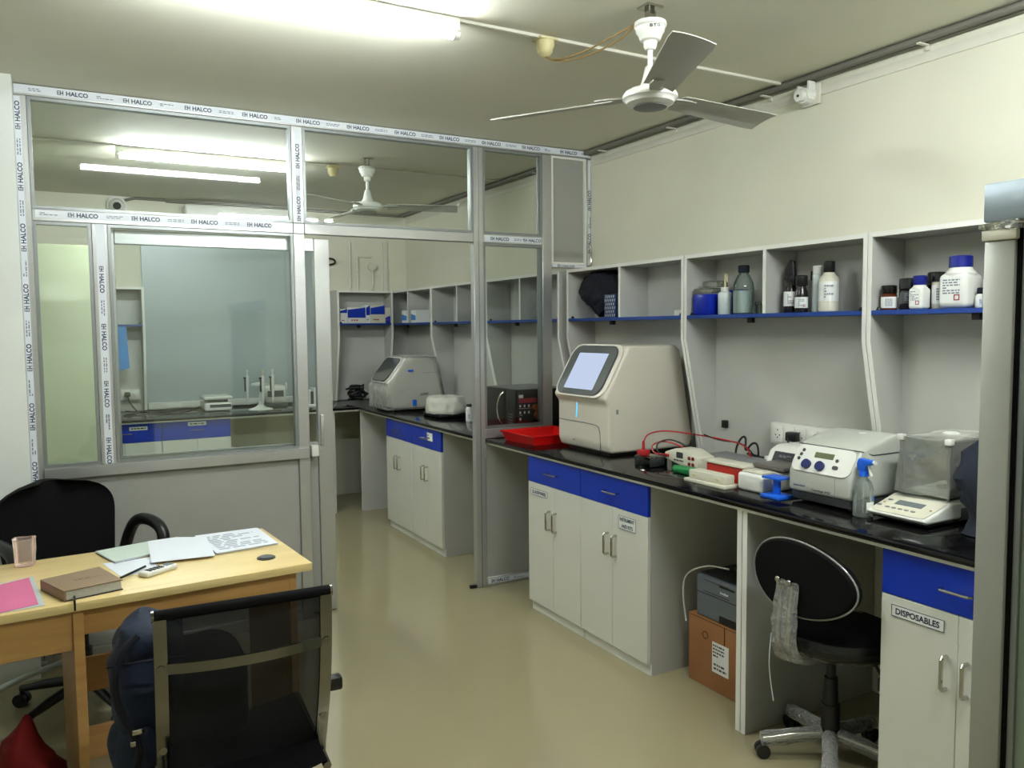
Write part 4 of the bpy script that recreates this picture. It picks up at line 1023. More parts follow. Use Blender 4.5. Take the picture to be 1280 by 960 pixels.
part('black_lead', MB().tube([(-.37, 2.91, ZT+.162), (-.30, 2.88, ZT+.13), (-.2, 2.82, ZT+.12), (-.16, 2.78, ZT+.05)], .0035, 6, smooth=2), m_cblk, t)
part('probe', MB().cyl((-.40, 2.945, ZT+.09), (-.40, 2.945, ZT+.165), .012, .004, 12), m_black, t)
t = thing('green_glove', 'green rubber strip lying behind the cream power supply', 'glove', (-.42, 2.72, ZT), world=True)
gl = MB().box(-.575, -.525, 2.64, 2.90, ZT+.0, ZT+.034, .012, 3); gl.sub(1); gl.rumple(.010, 25, 5, ZT+.012); part('body', gl, m_green, t)
solo('grey_pad', MB().prism([(-.34, 2.62), (-.16, 2.66), (-.14, 3.0), (-.36, 2.99)], 'z', ZT, ZT+.052, .006), m_grey, 'grey flat pouch behind the power supply and green strip', 'pouch', (-.25, 2.82, ZT))
def tangle(c, R_, H, n, r, seed):
    rn = random.Random(seed); pts = []
    for i in range(n):
        a = i*1.9+rn.random()
        pts.append((c[0]+R_[0]*cos(a)*rn.uniform(.5, 1), c[1]+R_[1]*sin(a)*rn.uniform(.5, 1), c[2]+r+H*rn.random()))
    return MB().tube(pts, r, 6, smooth=2)
t = thing('cable_pile', 'pile of black cables and adapters at the wall behind the gel tank', 'cable', (-.1, 2.75, ZT), world=True)
part('cable', tangle((-.10, 2.80, ZT), (.05, .14), .05, 16, .0055, 3), m_cblk, t)
part('cable', MB().tube([(-.12, 2.95, ZT+.01), (-.10, 2.97, ZT+.07), (-.10, 2.93, ZT+.13), (-.10, 2.90, ZT+.13), (-.11, 2.90, ZT+.05), (-.10, 2.86, ZT+.11), (-.09, 2.83, ZT+.10), (-.10, 2.82, ZT+.01)], .0055, 6, smooth=2), m_cblk, t)
part('adapter', MB().box(-.155, -.085, 2.66, 2.77, ZT, ZT+.035, .005), m_black, t)
part('label_card', MB().box(-.165, -.155, 2.68, 2.72, ZT+.036, ZT+.066, .001), m_lbl, t)
t = thing('glass_beaker', 'small clear glass beaker beside the black cable pile', 'glassware', (-.22, 2.58, ZT), 0)
part('wall', MB().lathe([(.028, 0), (.03, .004), (.028, .05), (.014, .07), (.014, .09), (.018, .094)]), g_clear, t)
for x, y in ((-.05, 2.58),): part('bung', MB().cyl((0, 0, .088), (0, 0, .10), .012), m_jar, t)

# inner lab worktop odds and ends
t = thing('cable_pile', 'tangle of black cables in the far corner of the inner worktop', 'cable', (-.62, 7.35, ZT), world=True)
part('cable', tangle((-.62, 7.34, ZT), (.14, .16), .15, 34, .009, 5), m_cblk, t)
part('cable', MB().tube([(-.50, 7.2, ZT+.01)]+[(-.43+.07*cos(a), 7.2, ZT+.06+.055*sin(a)) for a in (3.6, 4.4, 5.2, 6.0, .5, 1.3, 2.1, 2.9, 3.6)], .006, 6, smooth=1), m_cblk, t)
part('cable', MB().tube([(-.5, 7.15, ZT+.008), (-.35, 7.0, ZT+.008), (-.25, 6.80, ZT+.008)], .006, 6, smooth=1), m_cblk, t)
t = thing('cable_pile', 'loose black cables on the far worktop under the grey board at left', 'cable', (-2.3, 7.15, ZT), world=True)
part('cable', MB().tube([(-2.62, 7.1, ZT+.008), (-2.5, 7.2, ZT+.02), (-2.42, 7.05, ZT+.05), (-2.3, 7.15, ZT+.008), (-2.2, 7.25, ZT+.02), (-2.12, 7.1, ZT+.04), (-2.05, 7.2, ZT+.008), (-1.97, 7.25, ZT+.008)], .007, 6, smooth=2), m_cblk, t)
part('cable', MB().tube([(-2.6, 7.25, ZT+.03), (-2.45, 7.28, ZT+.008), (-2.3, 7.05, ZT+.008), (-2.15, 7.1, ZT+.008), (-2.02, 7.3, ZT+.03)], .007, 6, smooth=2), m_cblk, t)
t = thing('weighing_scale', 'flat white weighing scale on the far worktop under the grey board', 'scale', (-1.9, 7.2, ZT), world=True)
part('base', MB().box(-2.01, -1.79, 7.10, 7.36, ZT+.008, ZT+.075, .012, 3), m_white, t)
part('display', MB().box(-1.97, -1.80, 7.0985, 7.10, ZT+.035, ZT+.06, .0), m_dgrey, t)
part('pan', MB().box(-2.015, -1.785, 7.095, 7.365, ZT+.10, ZT+.13, .012, 3), m_white, t)
part('pan_support', MB().box(-1.98, -1.82, 7.13, 7.33, ZT+.0752, ZT+.0998), m_dgrey, t)
part('foot', MB().box(-1.99, -1.81, 7.12, 7.34, ZT, ZT+.0085), m_black, t)
t = thing('pipette_stand', 'white carousel stand holding three pipettes on the far worktop', 'stand', (-1.56, 7.08, ZT), 0)
part('base', MB().lathe([(.10, 0), (.10, .006), (.05, .02), (.022, .04), (.014, .08), (.013, .20), (.02, .21), (.02, .23), (.0, .235)]), m_white, t)
part('carousel', MB().lathe([(.035, .205), (.075, .21), (.075, .225), (.03, .235)]), m_white, t)
for i, a in enumerate((RD(180), RD(270), RD(0))):
    x, y = .085*cos(a), .085*sin(a); sx = 1.0
    p = thing('pipette', ['white pipette with navy grip on the left of the stand', 'pipette with yellow plunger at the front of the stand', 'white pipette with navy grip on the right of the stand'][i], 'pipette', (-1.56+x*1.25, 7.08+y*1.25, ZT+.02), 0, 'pipettes on the carousel')
    part('barrel', MB().lathe([(.003, .03), (.006, .06), (.010, .10), (.012, .16), (.016, .20), (.016, .27), (.010, .275)]), m_white, p)
    part('grip', MB().box(-.022, -.014, -.014, .014, .14, .25, .003).box(-.030, .012, -.012, .012, .25, .262, .003), m_navy, p)
    part('plunger', MB().cyl((0, 0, .275), (0, 0, .32), .006).cyl((0, 0, .31), (0, 0, .325), .010), m_white if i != 1 else m_rose, p)
t = thing('mini_centrifuge', 'rounded white mini centrifuge with dark window behind the pipette stand', 'centrifuge', (-1.38, 7.33, ZT), world=True)
part('body', MB().box(-1.49, -1.30, 7.24, 7.44, ZT+.03, ZT+.19, .03, 4), m_white, t)
part('window', MB().box(-1.465, -1.325, 7.2375, 7.2395, ZT+.09, ZT+.145), m_dgrey, t)
part('base', MB().box(-1.50, -1.29, 7.23, 7.45, ZT, ZT+.031, .008), m_dgrey, t)
part('latch', MB().box(-1.298, -1.288, 7.26, 7.29, ZT+.15, ZT+.21, .003), m_white, t)
t = thing('tube_rack', 'white tube racks stacked at the right end of the far worktop behind the door', 'rack', (-1.12, 7.15, ZT), world=True)
part('tray', MB().box(-1.22, -.98, 7.08, 7.28, ZT, ZT+.02, .004), m_white, t)
part('block', MB().box(-1.20, -1.12, 7.1, 7.24, ZT+.021, ZT+.15, .006), m_white, t)
part('block', MB().box(-1.09, -1.0, 7.1, 7.24, ZT+.021, ZT+.16, .006), m_white, t)
part('divider', MB().box(-1.118, -1.092, 7.12, 7.22, ZT+.021, ZT+.13), m_dgrey, t)

# ------------------------------------------------------------------ carton and printer under the bench
t = thing('cardboard_box', 'brown cardboard box on the floor under the worktop carrying the grey printer', 'box', (-.42, 2.55, 0), world=True)
cx0, cx1, cy0, cy1, ch = -.60, -.25, 2.30, 2.748, .31
part('carton', MB().box(cx0, cx1, cy0, cy1, 0, ch, .003), m_card, t)
part('flap_gap', MB().box(cx0-.0006, cx0, cy0+.01, cy1-.01, ch-.008, ch-.006).box(cx0-.0006, cx0+.001, 2.52, 2.524, ch-.13, ch-.006), m_blackm, t)
lb = part('address_label', MB().plate((cx0-.001, 2.545, .155), (0, -1, 0), Z_, .10, .135, .001, .0008), m_lbl, t)
pr = MB(); fineprint(pr, (cx0-.0025, 2.555, .185), (0, -1, 0), Z_, .07, .06, 4, 8); fineprint(pr, (cx0-.0025, 2.545, .115), (0, -1, 0), Z_, .08, .035, 2, 9); part('print', pr, m_dgrey, lb)
part('stamp', MB().tube([(cx0-.001, 2.64+.016*cos(a), .235+.016*sin(a)) for a in [i*pi/8 for i in range(16)]], .0012, 5, True), m_jar, t)
t = thing('printer', 'grey laser printer with cables on top, standing on the cardboard box', 'printer', (-.42, 2.52, ch), world=True)
px0, px1, py0, py1, pz = -.595, -.24, 2.315, 2.705, ch+.001
part('casing', MB().box(px0, px1, py0, py1, pz, pz+.185, .008, 3), mat('slate_casing', (104, 110, 116), .45), t)
part('top_cover', MB().box(px0+.02, px1-.01, py0+.01, py1-.01, pz+.1855, pz+.196, .004), m_black, t)
part('seam', MB().box(px0-.0008, px0, py0+.004, py1-.004, pz+.107, pz+.110).box(px0-.0008, px0, 2.50, 2.66, pz+.169, pz+.171).box(px0-.0008, px0, 2.50, 2.66, pz+.118, pz+.120), m_black, t)
part('output_slot', MB().box(px0-.001, px0+.004, 2.47, 2.56, pz+.160, pz+.168), m_black, t)
part('tray_grip', MB().box(px0-.001, px0+.006, 2.45, 2.56, pz+.004, pz+.035), m_black, t)
pr = MB(); txt(pr, 'brother', (px0-.001, 2.53, pz+.138), (0, -1, 0), Z_, .05, .012); part('lettering', pr, m_lbl, t)
t = thing('printer_cable', 'black cable coil lying on top of the grey printer', 'cable', (-.45, 2.55, ch+.2), world=True)
part('cable', tangle((-.46, 2.52, ch+.199), (.09, .14), .03, 14, .006, 8), m_cblk, t)
solo('usb_cable', MB().tube([(-.5, 2.60, ch+.215), (-.56, 2.68, ch+.225), (-.60, 2.775, ch+.17), (-.605, 2.785, ch+.08), (-.60, 2.775, ch-.01), (-.60, 2.765, ch-.05)], .004, 6, smooth=2), m_cwht, 'white cable curving down beside the printer and brown box', 'cable', (-.6, 2.75, .2))

# ------------------------------------------------------------------ swivel stool with oval back
t = thing('swivel_chair', 'black swivel chair with oval backrest still wrapped in film, under the worktop', 'chair', (-.60, 1.945, 0), world=True)
bk = MB(); cz, cy, cxx = .727, 1.905, -.855
def oval(r, x): return [bk.bm.verts.new((x+.03*(cos(a)**2)*-.0+.02*abs(cos(a))**2, cy+.222*r*cos(a), cz+.132*r*sin(a)*(1+.10*cos(a)))) for a in [2*pi*i/48 for i in range(48)]]
R1, R2, R3, R4 = oval(.94, cxx-.012), oval(1, cxx), oval(1, cxx+.02), oval(.9, cxx+.045)
for A, B in ((R1, R2), (R2, R3), (R3, R4)):
    for i in range(48): bk.bm.faces.new((A[i], A[(i+1) % 48], B[(i+1) % 48], B[i]))
bk.bm.faces.new(R1[::-1]); bk.bm.faces.new(R4)
part('backrest', bk, m_blackm, t)
part('backrest_piping', MB().tube([(cxx+.001+.02*abs(cos(a))**2-.002, cy+.2225*cos(a), cz+.1325*sin(a)*(1+.10*cos(a))) for a in [2*pi*i/48 for i in range(48)]], .0035, 6, True), mat('clear_piping', (150, 150, 145), .2), t)
sp = MB()
for y in (1.925, 1.965): sp.tube([(-.872, y, .70), (-.872, y, .66), (-.885, y, .57), (-.885, y, .49), (-.86, y, .445), (-.80, y, .425), (-.66, y, .43)], .008, 8, smooth=1)
part('back_bar', sp, m_chrome, t)
wr = MB(); prof = [(-.876, .715), (-.880, .66), (-.895, .57), (-.898, .49), (-.872, .430), (-.80, .412), (-.72, .418)]
inn = [(-.72, .438), (-.80, .440), (-.85, .458), (-.870, .50), (-.868, .57), (-.862, .66), (-.862, .71)]
wr.prism(prof+inn, 'y', 1.90, 1.988); bmesh.ops.triangulate(wr.bm, faces=wr.bm.faces[:]); wr.sub(2); wr.rumple(.007, 40, 3)
part('film_wrap', wr, g_wrap, t, 'crumpled film around the back bar')
for y in (1.922, 1.972): part('screw_knob', MB().sph((-.885, y, .716), .011), m_chrome, t)
part('seat', MB().lathe([(.05, .440), (.17, .448), (.203, .468), (.212, .49), (.20, .513), (.15, .523), (.0, .518)], (-.635, 1.92, 0), 40), m_blackm, t)
sf = MB().lathe([(.12, .438), (.19, .446), (.214, .466), (.218, .49), (.207, .515)], (-.635, 1.92, 0), 48); bmesh.ops.delete(sf.bm, geom=[f for f in sf.bm.faces if len(f.verts) > 4], context='FACES'); sf.rumple(.005, 40, 2)
part('seat_film', sf, g_filmc, t, 'clear film around the seat rim')
bx, by = -.62, 1.955
part('seat_plate', MB().box(bx-.08, bx+.08, by-.07, by+.07, .41, .440, .004), m_black, t)
part('gas_lift', MB().cyl((bx, by, .30), (bx, by, .415), .017).cyl((bx, by, .20), (bx, by, .31), .028, .024).cyl((bx, by, .095), (bx, by, .21), .034, .033), m_black, t)
part('height_lever', MB().tube([(bx, by, .42), (bx+.02, by-.17, .41), (bx+.02, by-.20, .37)], .006, 8).box(bx+.0, bx+.04, by-.225, by-.19, .33, .38, .006), m_black, t)
for k in range(5):
    a = RD(147+72*k); d = V((cos(a), sin(a), 0)); R0 = .245
    c0 = V((bx, by, .095)); c1 = V((bx, by, 0))+d*R0+V((0, 0, .068))
    lg = part('base_leg', MB().tube([c0, c0+(c1-c0)*.5+V((0, 0, .006)), c1], [.021, .018, .015], 10, smooth=1), m_chrome, t)
    q = c0+d*.03; lw = MB().tube([q+(c1-q)*f for f in (0, .15, .3, .45, .6, .75, .9, 1.03)], .027, 12); lw.rumple(.006, 60, k)
    part('leg_film', lw, g_wrap, lg)
    cp = V((c1.x, c1.y, .026)); e = V((-d.y, d.x, 0))
    part('caster', MB().cyl(cp-e*.022, cp-e*.004, .026, n=18).cyl(cp+e*.004, cp+e*.022, .026, n=18).cyl(cp-e*.004, cp+e*.004, .010, n=10).cyl(V((c1.x, c1.y, .028)), V((c1.x, c1.y, .06)), .008, n=10), m_black, t)
part('loose_string', MB().tube([(-.90, 1.985, .52), (-.905, 1.99, .42), (-.90, 1.985, .34), (-.90, 1.97, .28)], .0018, 5, smooth=2), m_hdpe, t)

# ------------------------------------------------------------------ foreground frame at the right edge
t = thing('framed_enclosure', 'grey aluminium frame with frosted pane at the right edge of view', 'enclosure', (-1.36, .5, 0), world=True)
ex0, ex1, ey = -1.385, -1.335, .986
part('post', MB().box(ex0, ex1, ey-.062, ey, 0, 1.768, .004), m_alu if False else mat('satin_grey_aluminium', (176, 177, 168), .42, .35, var=.02), t)
part('post_cap', MB().box(ex0-.004, ex1+.004, ey-.066, ey+.004, 1.7685, 1.79, .003), m_cream, t)
part('top_beam', MB().box(ex0-.004, ex1+.010, -.6, ey+.002, 1.806, 1.885, .005), mat('blue_grey_aluminium', (148, 160, 166), .4, .35, var=.02), t)
jn = MB().box(ex0-.006, ex1+.006, ey-.09, ey+.006, 1.7905, 1.8055); jn.sub(4); jn.rumple(.006, 70, 4); part('film_scrap', jn, g_film, t, 'torn film between post and beam')
part('rubber_gasket', MB().box(ex0+.008, ex1-.008, ey-.071, ey-.0625, 0, 1.80), m_blackm, t)
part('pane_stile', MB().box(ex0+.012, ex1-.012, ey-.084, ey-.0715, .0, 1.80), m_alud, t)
part('frosted_pane', MB().box(ex0+.02, ex1-.02, -.6, ey-.0845, .0, 1.80), mat('pale_green_pane', (150, 164, 146), .35, var=.02), t)

# ------------------------------------------------------------------ desk
DA = RD(4.0)
dx, dy = V((cos(DA), sin(DA), 0)), V((-sin(DA), cos(DA), 0))
DO = V((-2.283, 2.862, 0))          # front right corner on the floor plan
DL, DW, DH = 1.60, .62, .76
t = thing('office_desk', 'light beech office desk with papers at the lower left', 'desk', DO, DA)
part('desktop', MB().box(-DL, 0, 0, DW, DH-.028, DH, .002), m_wtop, t)
part('right_leg_panel', MB().box(-.075, -.05, .03, DW-.03, 0, DH-.0285, .001, 1), m_wside, t)
part('middle_panel', MB().box(-.765, -.735, .012, DW-.03, 0, DH-.0285, .001, 1), m_wside, t)
part('left_leg_panel', MB().box(-DL+.02, -DL+.045, .02, DW-.03, 0, DH-.0285, .001, 1), m_wside, t)
part('right_apron', MB().box(-.7345, -.0755, .03, .048, DH-.115, DH-.0285, .001, 1), m_wside, t)
part('left_apron', MB().box(-DL+.046, -.7655, .02, .038, DH-.155, DH-.0285, .001, 1), m_wside, t)
part('back_board', MB().box(-.7345, -.30, DW-.10, DW-.08, .26, .39, .001, 1), m_wside, t)
part('foot_board', MB().box(-.7345, -.30, DW-.10, DW-.08, .0, .12, .001, 1), m_wside, t)
part('grommet', MB().cyl((-.12, .155, DH), (-.12, .155, DH+.004), .033, n=28).cyl((-.12, .155, DH+.004), (-.12, .155, DH+.007), .026, n=28), m_dgrey, t, 'dark grey cable grommet')

ZD = DH+.0006
def sheet(pts, z, name, label, m, th=.0008, lines=False, cat='paper', group=None):
    c = sum((V((p[0], p[1], 0)) for p in pts), V((0, 0, 0)))/len(pts)
    t = thing(name, label, cat, (c.x, c.y, z), world=True, group=group)
    part('sheet', MB().prism(pts, 'z', z, z+th), m, t)
    if lines:
        a, b, d = V((*pts[0], 0)), V((*pts[1], 0)), V((*pts[-1], 0)); e1 = (b-a); e2 = (d-a); q = MB()
        fineprint(q, c+V((0, 0, z+th+.0003)), e1, -e2, e1.length*.75, e2.length*.7, lines, 3); part('print', q, m_inkg, t)
    return t
sheet([(-2.945, 3.239), (-2.895, 3.023), (-2.771, 3.055), (-2.785, 3.24)], ZD, 'paper_sheet', 'white paper sheet under the pen between brown diary and calculator', m_paper)
sheet([(-2.793, 3.125), (-2.578, 3.102), (-2.563, 3.405), (-2.67, 3.465), (-2.775, 3.455)], ZD+.0095, 'paper_sheet', 'blank white paper sheet in the middle of the desk top', m_paper, .0012)
t = thing('green_notebook', 'thin mint covered notebook with dark blue edge near the desk back', 'notebook', (-2.86, 3.34, ZD), world=True)
nb = [(-2.962, 3.407), (-2.905, 3.215), (-2.755, 3.27), (-2.765, 3.462)]
def inset(p, f): c = V((sum(a for a, b in p)/4, sum(b for a, b in p)/4)); return [tuple(c+(V(q)-c)*f) for q in p]
part('pages', MB().prism(inset(nb, .97), 'z', ZD+.001, ZD+.0075), m_paper, t)
part('cover', MB().prism(nb, 'z', ZD+.0076, ZD+.0088), m_mint, t)
part('back_cover', MB().prism(nb, 'z', ZD, ZD+.001), m_navy, t)
G7 = 'printed paper stack'
stk = thing('paper_stack', 'stack of printed papers at the far right corner of the desk', 'papers', (-2.46, 3.32, ZD), world=True)
for i in range(5):
    o = [(-2.597, 3.462), (-2.563, 3.142), (-2.334, 3.174), (-2.352, 3.468)]
    r_ = random.Random(i); ddx, ddy = r_.uniform(-.006, .006), r_.uniform(-.006, .004)
    part('sheet', MB().prism([(a+ddx, b+ddy) for a, b in o], 'z', ZD+i*.0018, ZD+i*.0018+.0016), m_paper if i else m_lbl, stk)
q = MB()
fineprint(q, (-2.47, 3.30, ZD+.0096), V((1, .12, 0)), V((-.12, 1, 0)), .19, .24, 9, 3)
part('print', q, m_inkp, stk)
t = thing('diary', 'thick brown leatherette diary with black page ribbon, front of the desk', 'book', (-3.02, 2.93, ZD), world=True)
db = [(-3.135, 3.010), (-3.068, 2.835), (-2.900, 2.875), (-2.960, 3.075)]
part('pages', MB().prism(inset(db, .96), 'z', ZD+.003, ZD+.030), m_paperp, t)
part('cover', MB().prism(db, 'z', ZD+.0305, ZD+.0345, .001, 1), m_brown, t, 'brown cover')
part('back_cover', MB().prism(db, 'z', ZD, ZD+.0028), m_black, t)
part('spine', MB().prism([db[0], db[1], (db[1][0]+.006, db[1][1]+.002), (db[0][0]+.006, db[0][1]+.002)], 'z', ZD+.0029, ZD+.0303), m_brown, t)
part('ribbon', MB().box(-3.043, -3.037, 2.795, 2.842, ZD+.012, ZD+.014).box(-3.043, -3.037, 2.794, 2.796, DH-.02, ZD+.014), m_black, t)
q = MB(); fineprint(q, (-3.0, 2.955, ZD+.0348), V((1, .25, 0)), V((-.25, 1, 0)), .08, .02, 2, 3); part('embossed_lettering', q, mat('embossed_brown', (112, 90, 66), .5), t)
t = thing('pink_folder', 'pink paper in a clear sleeve at the lower left of the desk', 'folder', (-3.2, 2.97, ZD), world=True)
pk = [(-3.30, 3.05), (-3.29, 2.800), (-3.138, 2.850), (-3.172, 3.180), (-3.25, 3.14)]
part('sleeve', MB().prism([(-3.31, 3.06), (-3.30, 2.812), (-3.120, 2.832), (-3.160, 3.195), (-3.25, 3.16)], 'z', ZD, ZD+.001), m_hdpe, t)
part('pink_sheet', MB().prism(pk, 'z', ZD+.0012, ZD+.0022), m_pink, t)
t = thing('plastic_cup', 'crumpled translucent pinkish plastic cup on the desk', 'cup', (-3.188, 3.365, ZD), 0)
cm = MB().lathe([(.030, .0), (.033, .003), (.034, .03), (.036, .06), (.037, .098)], n=28); bmesh.ops.delete(cm.bm, geom=[f for f in cm.bm.faces if len(f.verts) > 4 and f.calc_center_median().z > .05], context='FACES')
cm.rumple(.004, 30, 3, .01)
part('wall', cm, g_pink, t)
part('rim', MB().tube([(.0372*cos(a), .0372*sin(a), .098) for a in [i*pi/12 for i in range(24)]], .0016, 5, True).rumple(.004, 30, 3), g_pink, t)
t = thing('remote_control', 'white remote control with dark blue buttons beside the blank paper', 'remote', (-2.78, 3.02, ZD), RD(35))
part('body', MB().box(-.065, .065, -.024, .024, 0.0, .018, .007, 3), m_white, t)
part('display', MB().box(.025, .055, -.014, .014, .018, .0188), m_lcdg, t)
kk = MB()
for i in range(4):
    for j in range(3): kk.box(-.045+i*.016, -.034+i*.016, -.015+j*.011, -.008+j*.011, .018, .0195)
part('button', kk, m_navy, t)
solo('pen', MB().tube([(-2.900, 2.985, ZD+.010), (-2.86, 3.035, ZD+.009), (-2.815, 3.095, ZD+.008)], .0042, 10).cyl((-2.905, 2.977, ZD+.010), (-2.900, 2.985, ZD+.010), .0015, .004, 8), m_black, 'black pen lying on paper beside the diary', 'pen', (-2.86, 3.04, ZD))

# things under and behind the desk
t = thing('red_cloth_bag', 'crumpled red cloth bag on the floor under the desk', 'bag', (-3.13, 3.2, 0), world=True)
rb = MB().sph((0, 0, 0), 1, (1, 1, 1), 32)
for v in rb.bm.verts:
    z = v.co.z; v.co = V((v.co.x*.105, v.co.y*.10, (z*.5+.5)*.34)); f = 1-.62*max(0, z); v.co.x *= f; v.co.y *= f
    v.co += noise.noise_vector(v.co*9)*.05; v.co.z = max(v.co.z, .002); v.co += V((-3.20, 3.02, 0))
part('body', rb, m_redc, t)
t = thing('rope_coil', 'coil of thick grey rope on the floor at the left under the desk', 'rope', (-3.42, 3.3, 0), world=True)
for i in range(6): part('rope_loop', MB().tube([(-3.42+(.085-.004*i)*cos(a), 3.32+(.085-.004*i)*sin(a), .014+.024*i) for a in [k*pi/9 for k in range(18)]], .0125, 8, True), m_rope, t)
t = thing('power_adapter', 'black power adapter with pale looping cable behind the desk', 'adapter', (-3.46, 3.85, 0), world=True)
part('brick', MB().box(-3.52, -3.42, 3.84, 3.90, 0, .075, .008), m_black, t)
part('cable', MB().tube([(-3.47, 3.84, .06), (-3.40, 3.80, .12), (-3.25, 3.82, .18), (-3.0, 3.9, .20), (-2.9, 3.92, .12), (-2.85, 3.95, .01)], .012, 8, smooth=2), m_hdpe, t)
part('cable', MB().tube([(-3.47+.10*cos(a), 3.82, .13+.11*sin(a)) for a in [k*pi/8 for k in range(16)]], .004, 6, True, 1), m_cwht, t)

# ------------------------------------------------------------------ office chairs
def star_base(t, c, R0=.30, z1=.40, metal=m_black, ph=20, rc=.028):
    part('gas_lift', MB().cyl((c[0], c[1], .08), (c[0], c[1], .26), .028).cyl((c[0], c[1], .26), (c[0], c[1], z1), .016), m_black, t)
    for k in range(5):
        a = RD(ph+72*k); d = V((cos(a), sin(a), 0)); c0 = V((c[0], c[1], .12)); c1 = V((c[0], c[1], .075))+d*R0
        part('base_leg', MB().tube([c0, c0+(c1-c0)*.5+V((0, 0, .008)), c1], [.026, .021, .016], 10, smooth=1), metal, t)
        cp = V((c1.x, c1.y, rc)); e = V((-d.y, d.x, 0))
        part('caster', MB().cyl(cp-e*.024, cp-e*.004, rc, n=18).cyl(cp+e*.004, cp+e*.024, rc, n=18).cyl(cp-e*.004, cp+e*.004, .010, n=10).cyl(V((c1.x, c1.y, .03)), V((c1.x, c1.y, .07)), .008, n=10), m_black, t)
# black padded chair behind the desk, facing it (local -y is the front)
t = thing('office_chair', 'black padded office chair with armrests behind the desk', 'chair', (-3.02, 3.86, 0), RD(22))
bk = MB(); NX, NZ = 18, 28
def bpt(i, j, th):
    u_ = i/NX*2-1; q = j/NZ; z = .50+.445*q
    e_ = max(0, (q-.62)/.38); hw = (.262-.05*(1-q))*max(.02, (1-e_**2.6))**(1/2.6)
    x = u_*hw; zz = z
    y = .16-.05*(1-u_*u_)*-1*.6 + .07*q + th*(1-.5*u_**6)
    return (x, y-.04*u_*u_, zz)
for th in (0, .055):
    g = [[bk.bm.verts.new(bpt(i, j, th)) for i in range(NX+1)] for j in range(NZ+1)]
    if th == 0: G0 = g
    for j in range(NZ):
        for i in range(NX): bk.bm.faces.new((g[j][i], g[j][i+1], g[j+1][i+1], g[j+1][i]))
G1_ = g
for j in range(NZ):
    for i in (0, NX): bk.bm.faces.new((G0[j][i], G0[j+1][i], G1_[j+1][i], G1_[j][i]))
for i in range(NX):
    for j in (0, NZ): bk.bm.faces.new((G0[j][i], G0[j][i+1], G1_[j][i+1], G1_[j][i]))
part('backrest', bk, m_blackm, t)
part('seat', MB().box(-.24, .24, -.30, .19, .43, .50, .03, 4), m_blackm, t)
part('back_bracket', MB().box(-.035, .035, .19, .21, .38, .60, .004).box(-.035, .035, .02, .21, .38, .40, .004), m_black, t)
for sx in (-1, 1):
    part('armrest', MB().tube([(sx*.235, .12, .47), (sx*.27, .14, .60), (sx*.285, .12, .68), (sx*.29, .06, .745), (sx*.295, -.04, .76), (sx*.295, -.14, .745), (sx*.295, -.18, .70), (sx*.285, -.17, .58), (sx*.25, -.12, .45)], .026, 12, smooth=2), m_black, t)
star_base(t, (0, -.04), .29, .43, m_black, 54)
# mesh chair in the foreground (local +y is the front)
t = thing('mesh_chair', 'black mesh office chair with chrome frame in the foreground, back to camera', 'chair', (-2.658, 2.11, 0), RD(-2.5))
HW = .205
def ycur(z): q = min(1, max(0, (z-.42)/.48)); return .115*(1-q)-.03*sin(pi*q)
zs = [.40+.495*i/16 for i in range(17)]
for sx in (-1, 1):
    fr = MB(); pts = [(sx*HW, ycur(z), z) for z in zs]
    L_ = []; w2, t2 = .0155, .006
    rr = []
    for (x, y, z) in pts: rr.append([fr.bm.verts.new((x+a*w2, y+b*t2, z)) for a, b in ((-1, -1), (1, -1), (1, 1), (-1, 1))])
    for A, B in zip(rr, rr[1:]):
        for k in range(4): fr.bm.faces.new((A[k], A[(k+1) % 4], B[(k+1) % 4], B[k]))
    fr.bm.faces.new(rr[0][::-1]); fr.bm.faces.new(rr[-1])
    fr.tube([(sx*HW, ycur(.40), .41), (sx*HW, .0, .40), (sx*HW, .10, .41), (sx*HW, .42, .44)], .012, 8, smooth=2)
    part('side_frame', fr, m_chromed, t)
    for zb_ in (.765, .53): part('bolt', MB().cyl((sx*HW, ycur(zb_)-.010, zb_), (sx*HW, ycur(zb_)-.006, zb_), .010, n=14), m_chromed, t)
cb = MB(); rr = []
for i in range(13):
    f = i/12*2-1; x = f*(HW-.014); y = -.028-.03*(1-f*f)+ycur(.765)+.02; z = .765-.012*(1-f*f)*0
    rr.append([cb.bm.verts.new((x, y+a*.004, z+b*.013)) for a, b in ((-1, -1), (1, -1), (1, 1), (-1, 1))])
for A, B in zip(rr, rr[1:]):
    for k in range(4): cb.bm.faces.new((A[k], A[(k+1) % 4], B[(k+1) % 4], B[k]))
cb.bm.faces.new(rr[0][::-1]); cb.bm.faces.new(rr[-1])
part('cross_bar', cb, m_chromed, t)
ms = MB(); g = [[ms.bm.verts.new((x*(HW-.014), ycur(z)+.004+.028*(1-x*x)*.6, z)) for x in [k/6-1 for k in range(13)]] for z in zs]
for A, B in zip(g, g[1:]):
    for k in range(12): ms.bm.faces.new((A[k], A[k+1], B[k+1], B[k]))
part('back_mesh', ms, g_mesh, t, 'see-through black mesh')
part('top_roll', MB().tube([((HW+.012)*f, ycur(.90)+.006-.0*f, .90) for f in (-1, -.5, 0, .5, 1)], .0145, 14), m_blackm, t)
for sx in (-1, 1): part('roll_end', MB().cyl((sx*(HW+.012), ycur(.90)+.006, .90), (sx*(HW+.018), ycur(.90)+.006, .90), .0155, n=16), m_chromed, t)
sm = MB(); g = [[sm.bm.verts.new((x*(HW-.01), y, .445-.03*(1-x*x)+.01*sin(y*5))) for x in [k/6-1 for k in range(13)]] for y in [-.02+.44*i/10 for i in range(11)]]
for A, B in zip(g, g[1:]):
    for k in range(12): sm.bm.faces.new((A[k], A[k+1], B[k+1], B[k]))
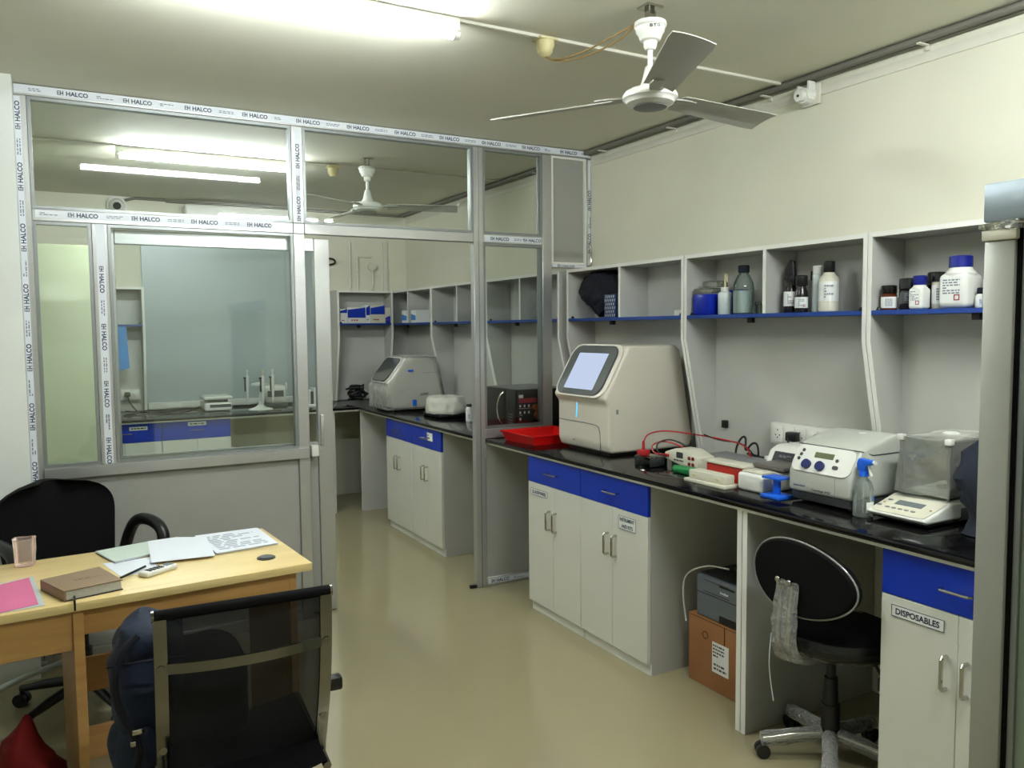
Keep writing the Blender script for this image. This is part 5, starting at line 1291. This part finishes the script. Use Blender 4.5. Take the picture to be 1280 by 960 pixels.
part('seat_mesh', sm, m_blackm, t)
part('seat_plate', MB().box(-.12, .12, .08, .32, .375, .395, .004).box(-HW, HW, .10, .13, .385, .40).box(-HW, HW, .28, .31, .385, .40), m_black, t)
part('tension_knob', MB().box(.246, .289, .16, .20, .545, .585, .008), m_black, t)
part('arm_loop', MB().tube([(HW, .08, .56), (HW+.02, .15, .64), (HW+.04, .18, .62), (HW+.04, .18, .58)], .006, 8, smooth=1), m_chromed, t)
star_base(t, (0, .20), .30, .38, m_chromed, 36)

# navy backpack on the mesh chair seat
t = thing('backpack', 'navy nylon backpack slumped on the mesh chair beside the desk', 'backpack', (-2.80, 2.33, .45), world=True)
def blob(c, s, amp, fr, seed, n=40, pw=.62):
    mb = MB().sph((0, 0, 0), 1, (1, 1, 1), n)
    for v in mb.bm.verts:
        q = V([math.copysign(abs(a)**pw, a) for a in v.co]); q = V((q.x*s[0], q.y*s[1], q.z*s[2]))
        v.co = q+noise.noise_vector(q*fr+V((seed, 0, 0)))*amp+V(c)
    return mb
part('main_compartment', blob((-2.875, 2.42, .64), (.095, .085, .145), .030, 9, 1), m_bag, t)
part('top_flap', blob((-2.865, 2.40, .765), (.085, .085, .055), .024, 13, 2), m_bag, t)
part('lower_pouch', blob((-2.915, 2.37, .44), (.055, .07, .11), .016, 14, 5), m_bag, t)
part('back_panel', blob((-2.735, 2.43, .545), (.135, .07, .19), .022, 8, 7, pw=.8), m_blackm, t)
part('strap', MB().tube([(-2.90, 2.30, .80), (-2.95, 2.29, .76), (-2.965, 2.29, .66), (-2.93, 2.28, .56), (-2.90, 2.29, .50), (-2.93, 2.29, .42)], .011, 8, smooth=2), m_navyd, t)
part('zip', MB().tube([(-2.975, 2.31, .725), (-2.93, 2.285, .735), (-2.86, 2.275, .735), (-2.78, 2.275, .73)], .0035, 6, smooth=2), m_navyd, t)
part('buckle', MB().box(-2.925, -2.895, 2.270, 2.282, .545, .56, .003).box(-2.93, -2.915, 2.270, 2.28, .515, .53, .003), m_chrome, t)
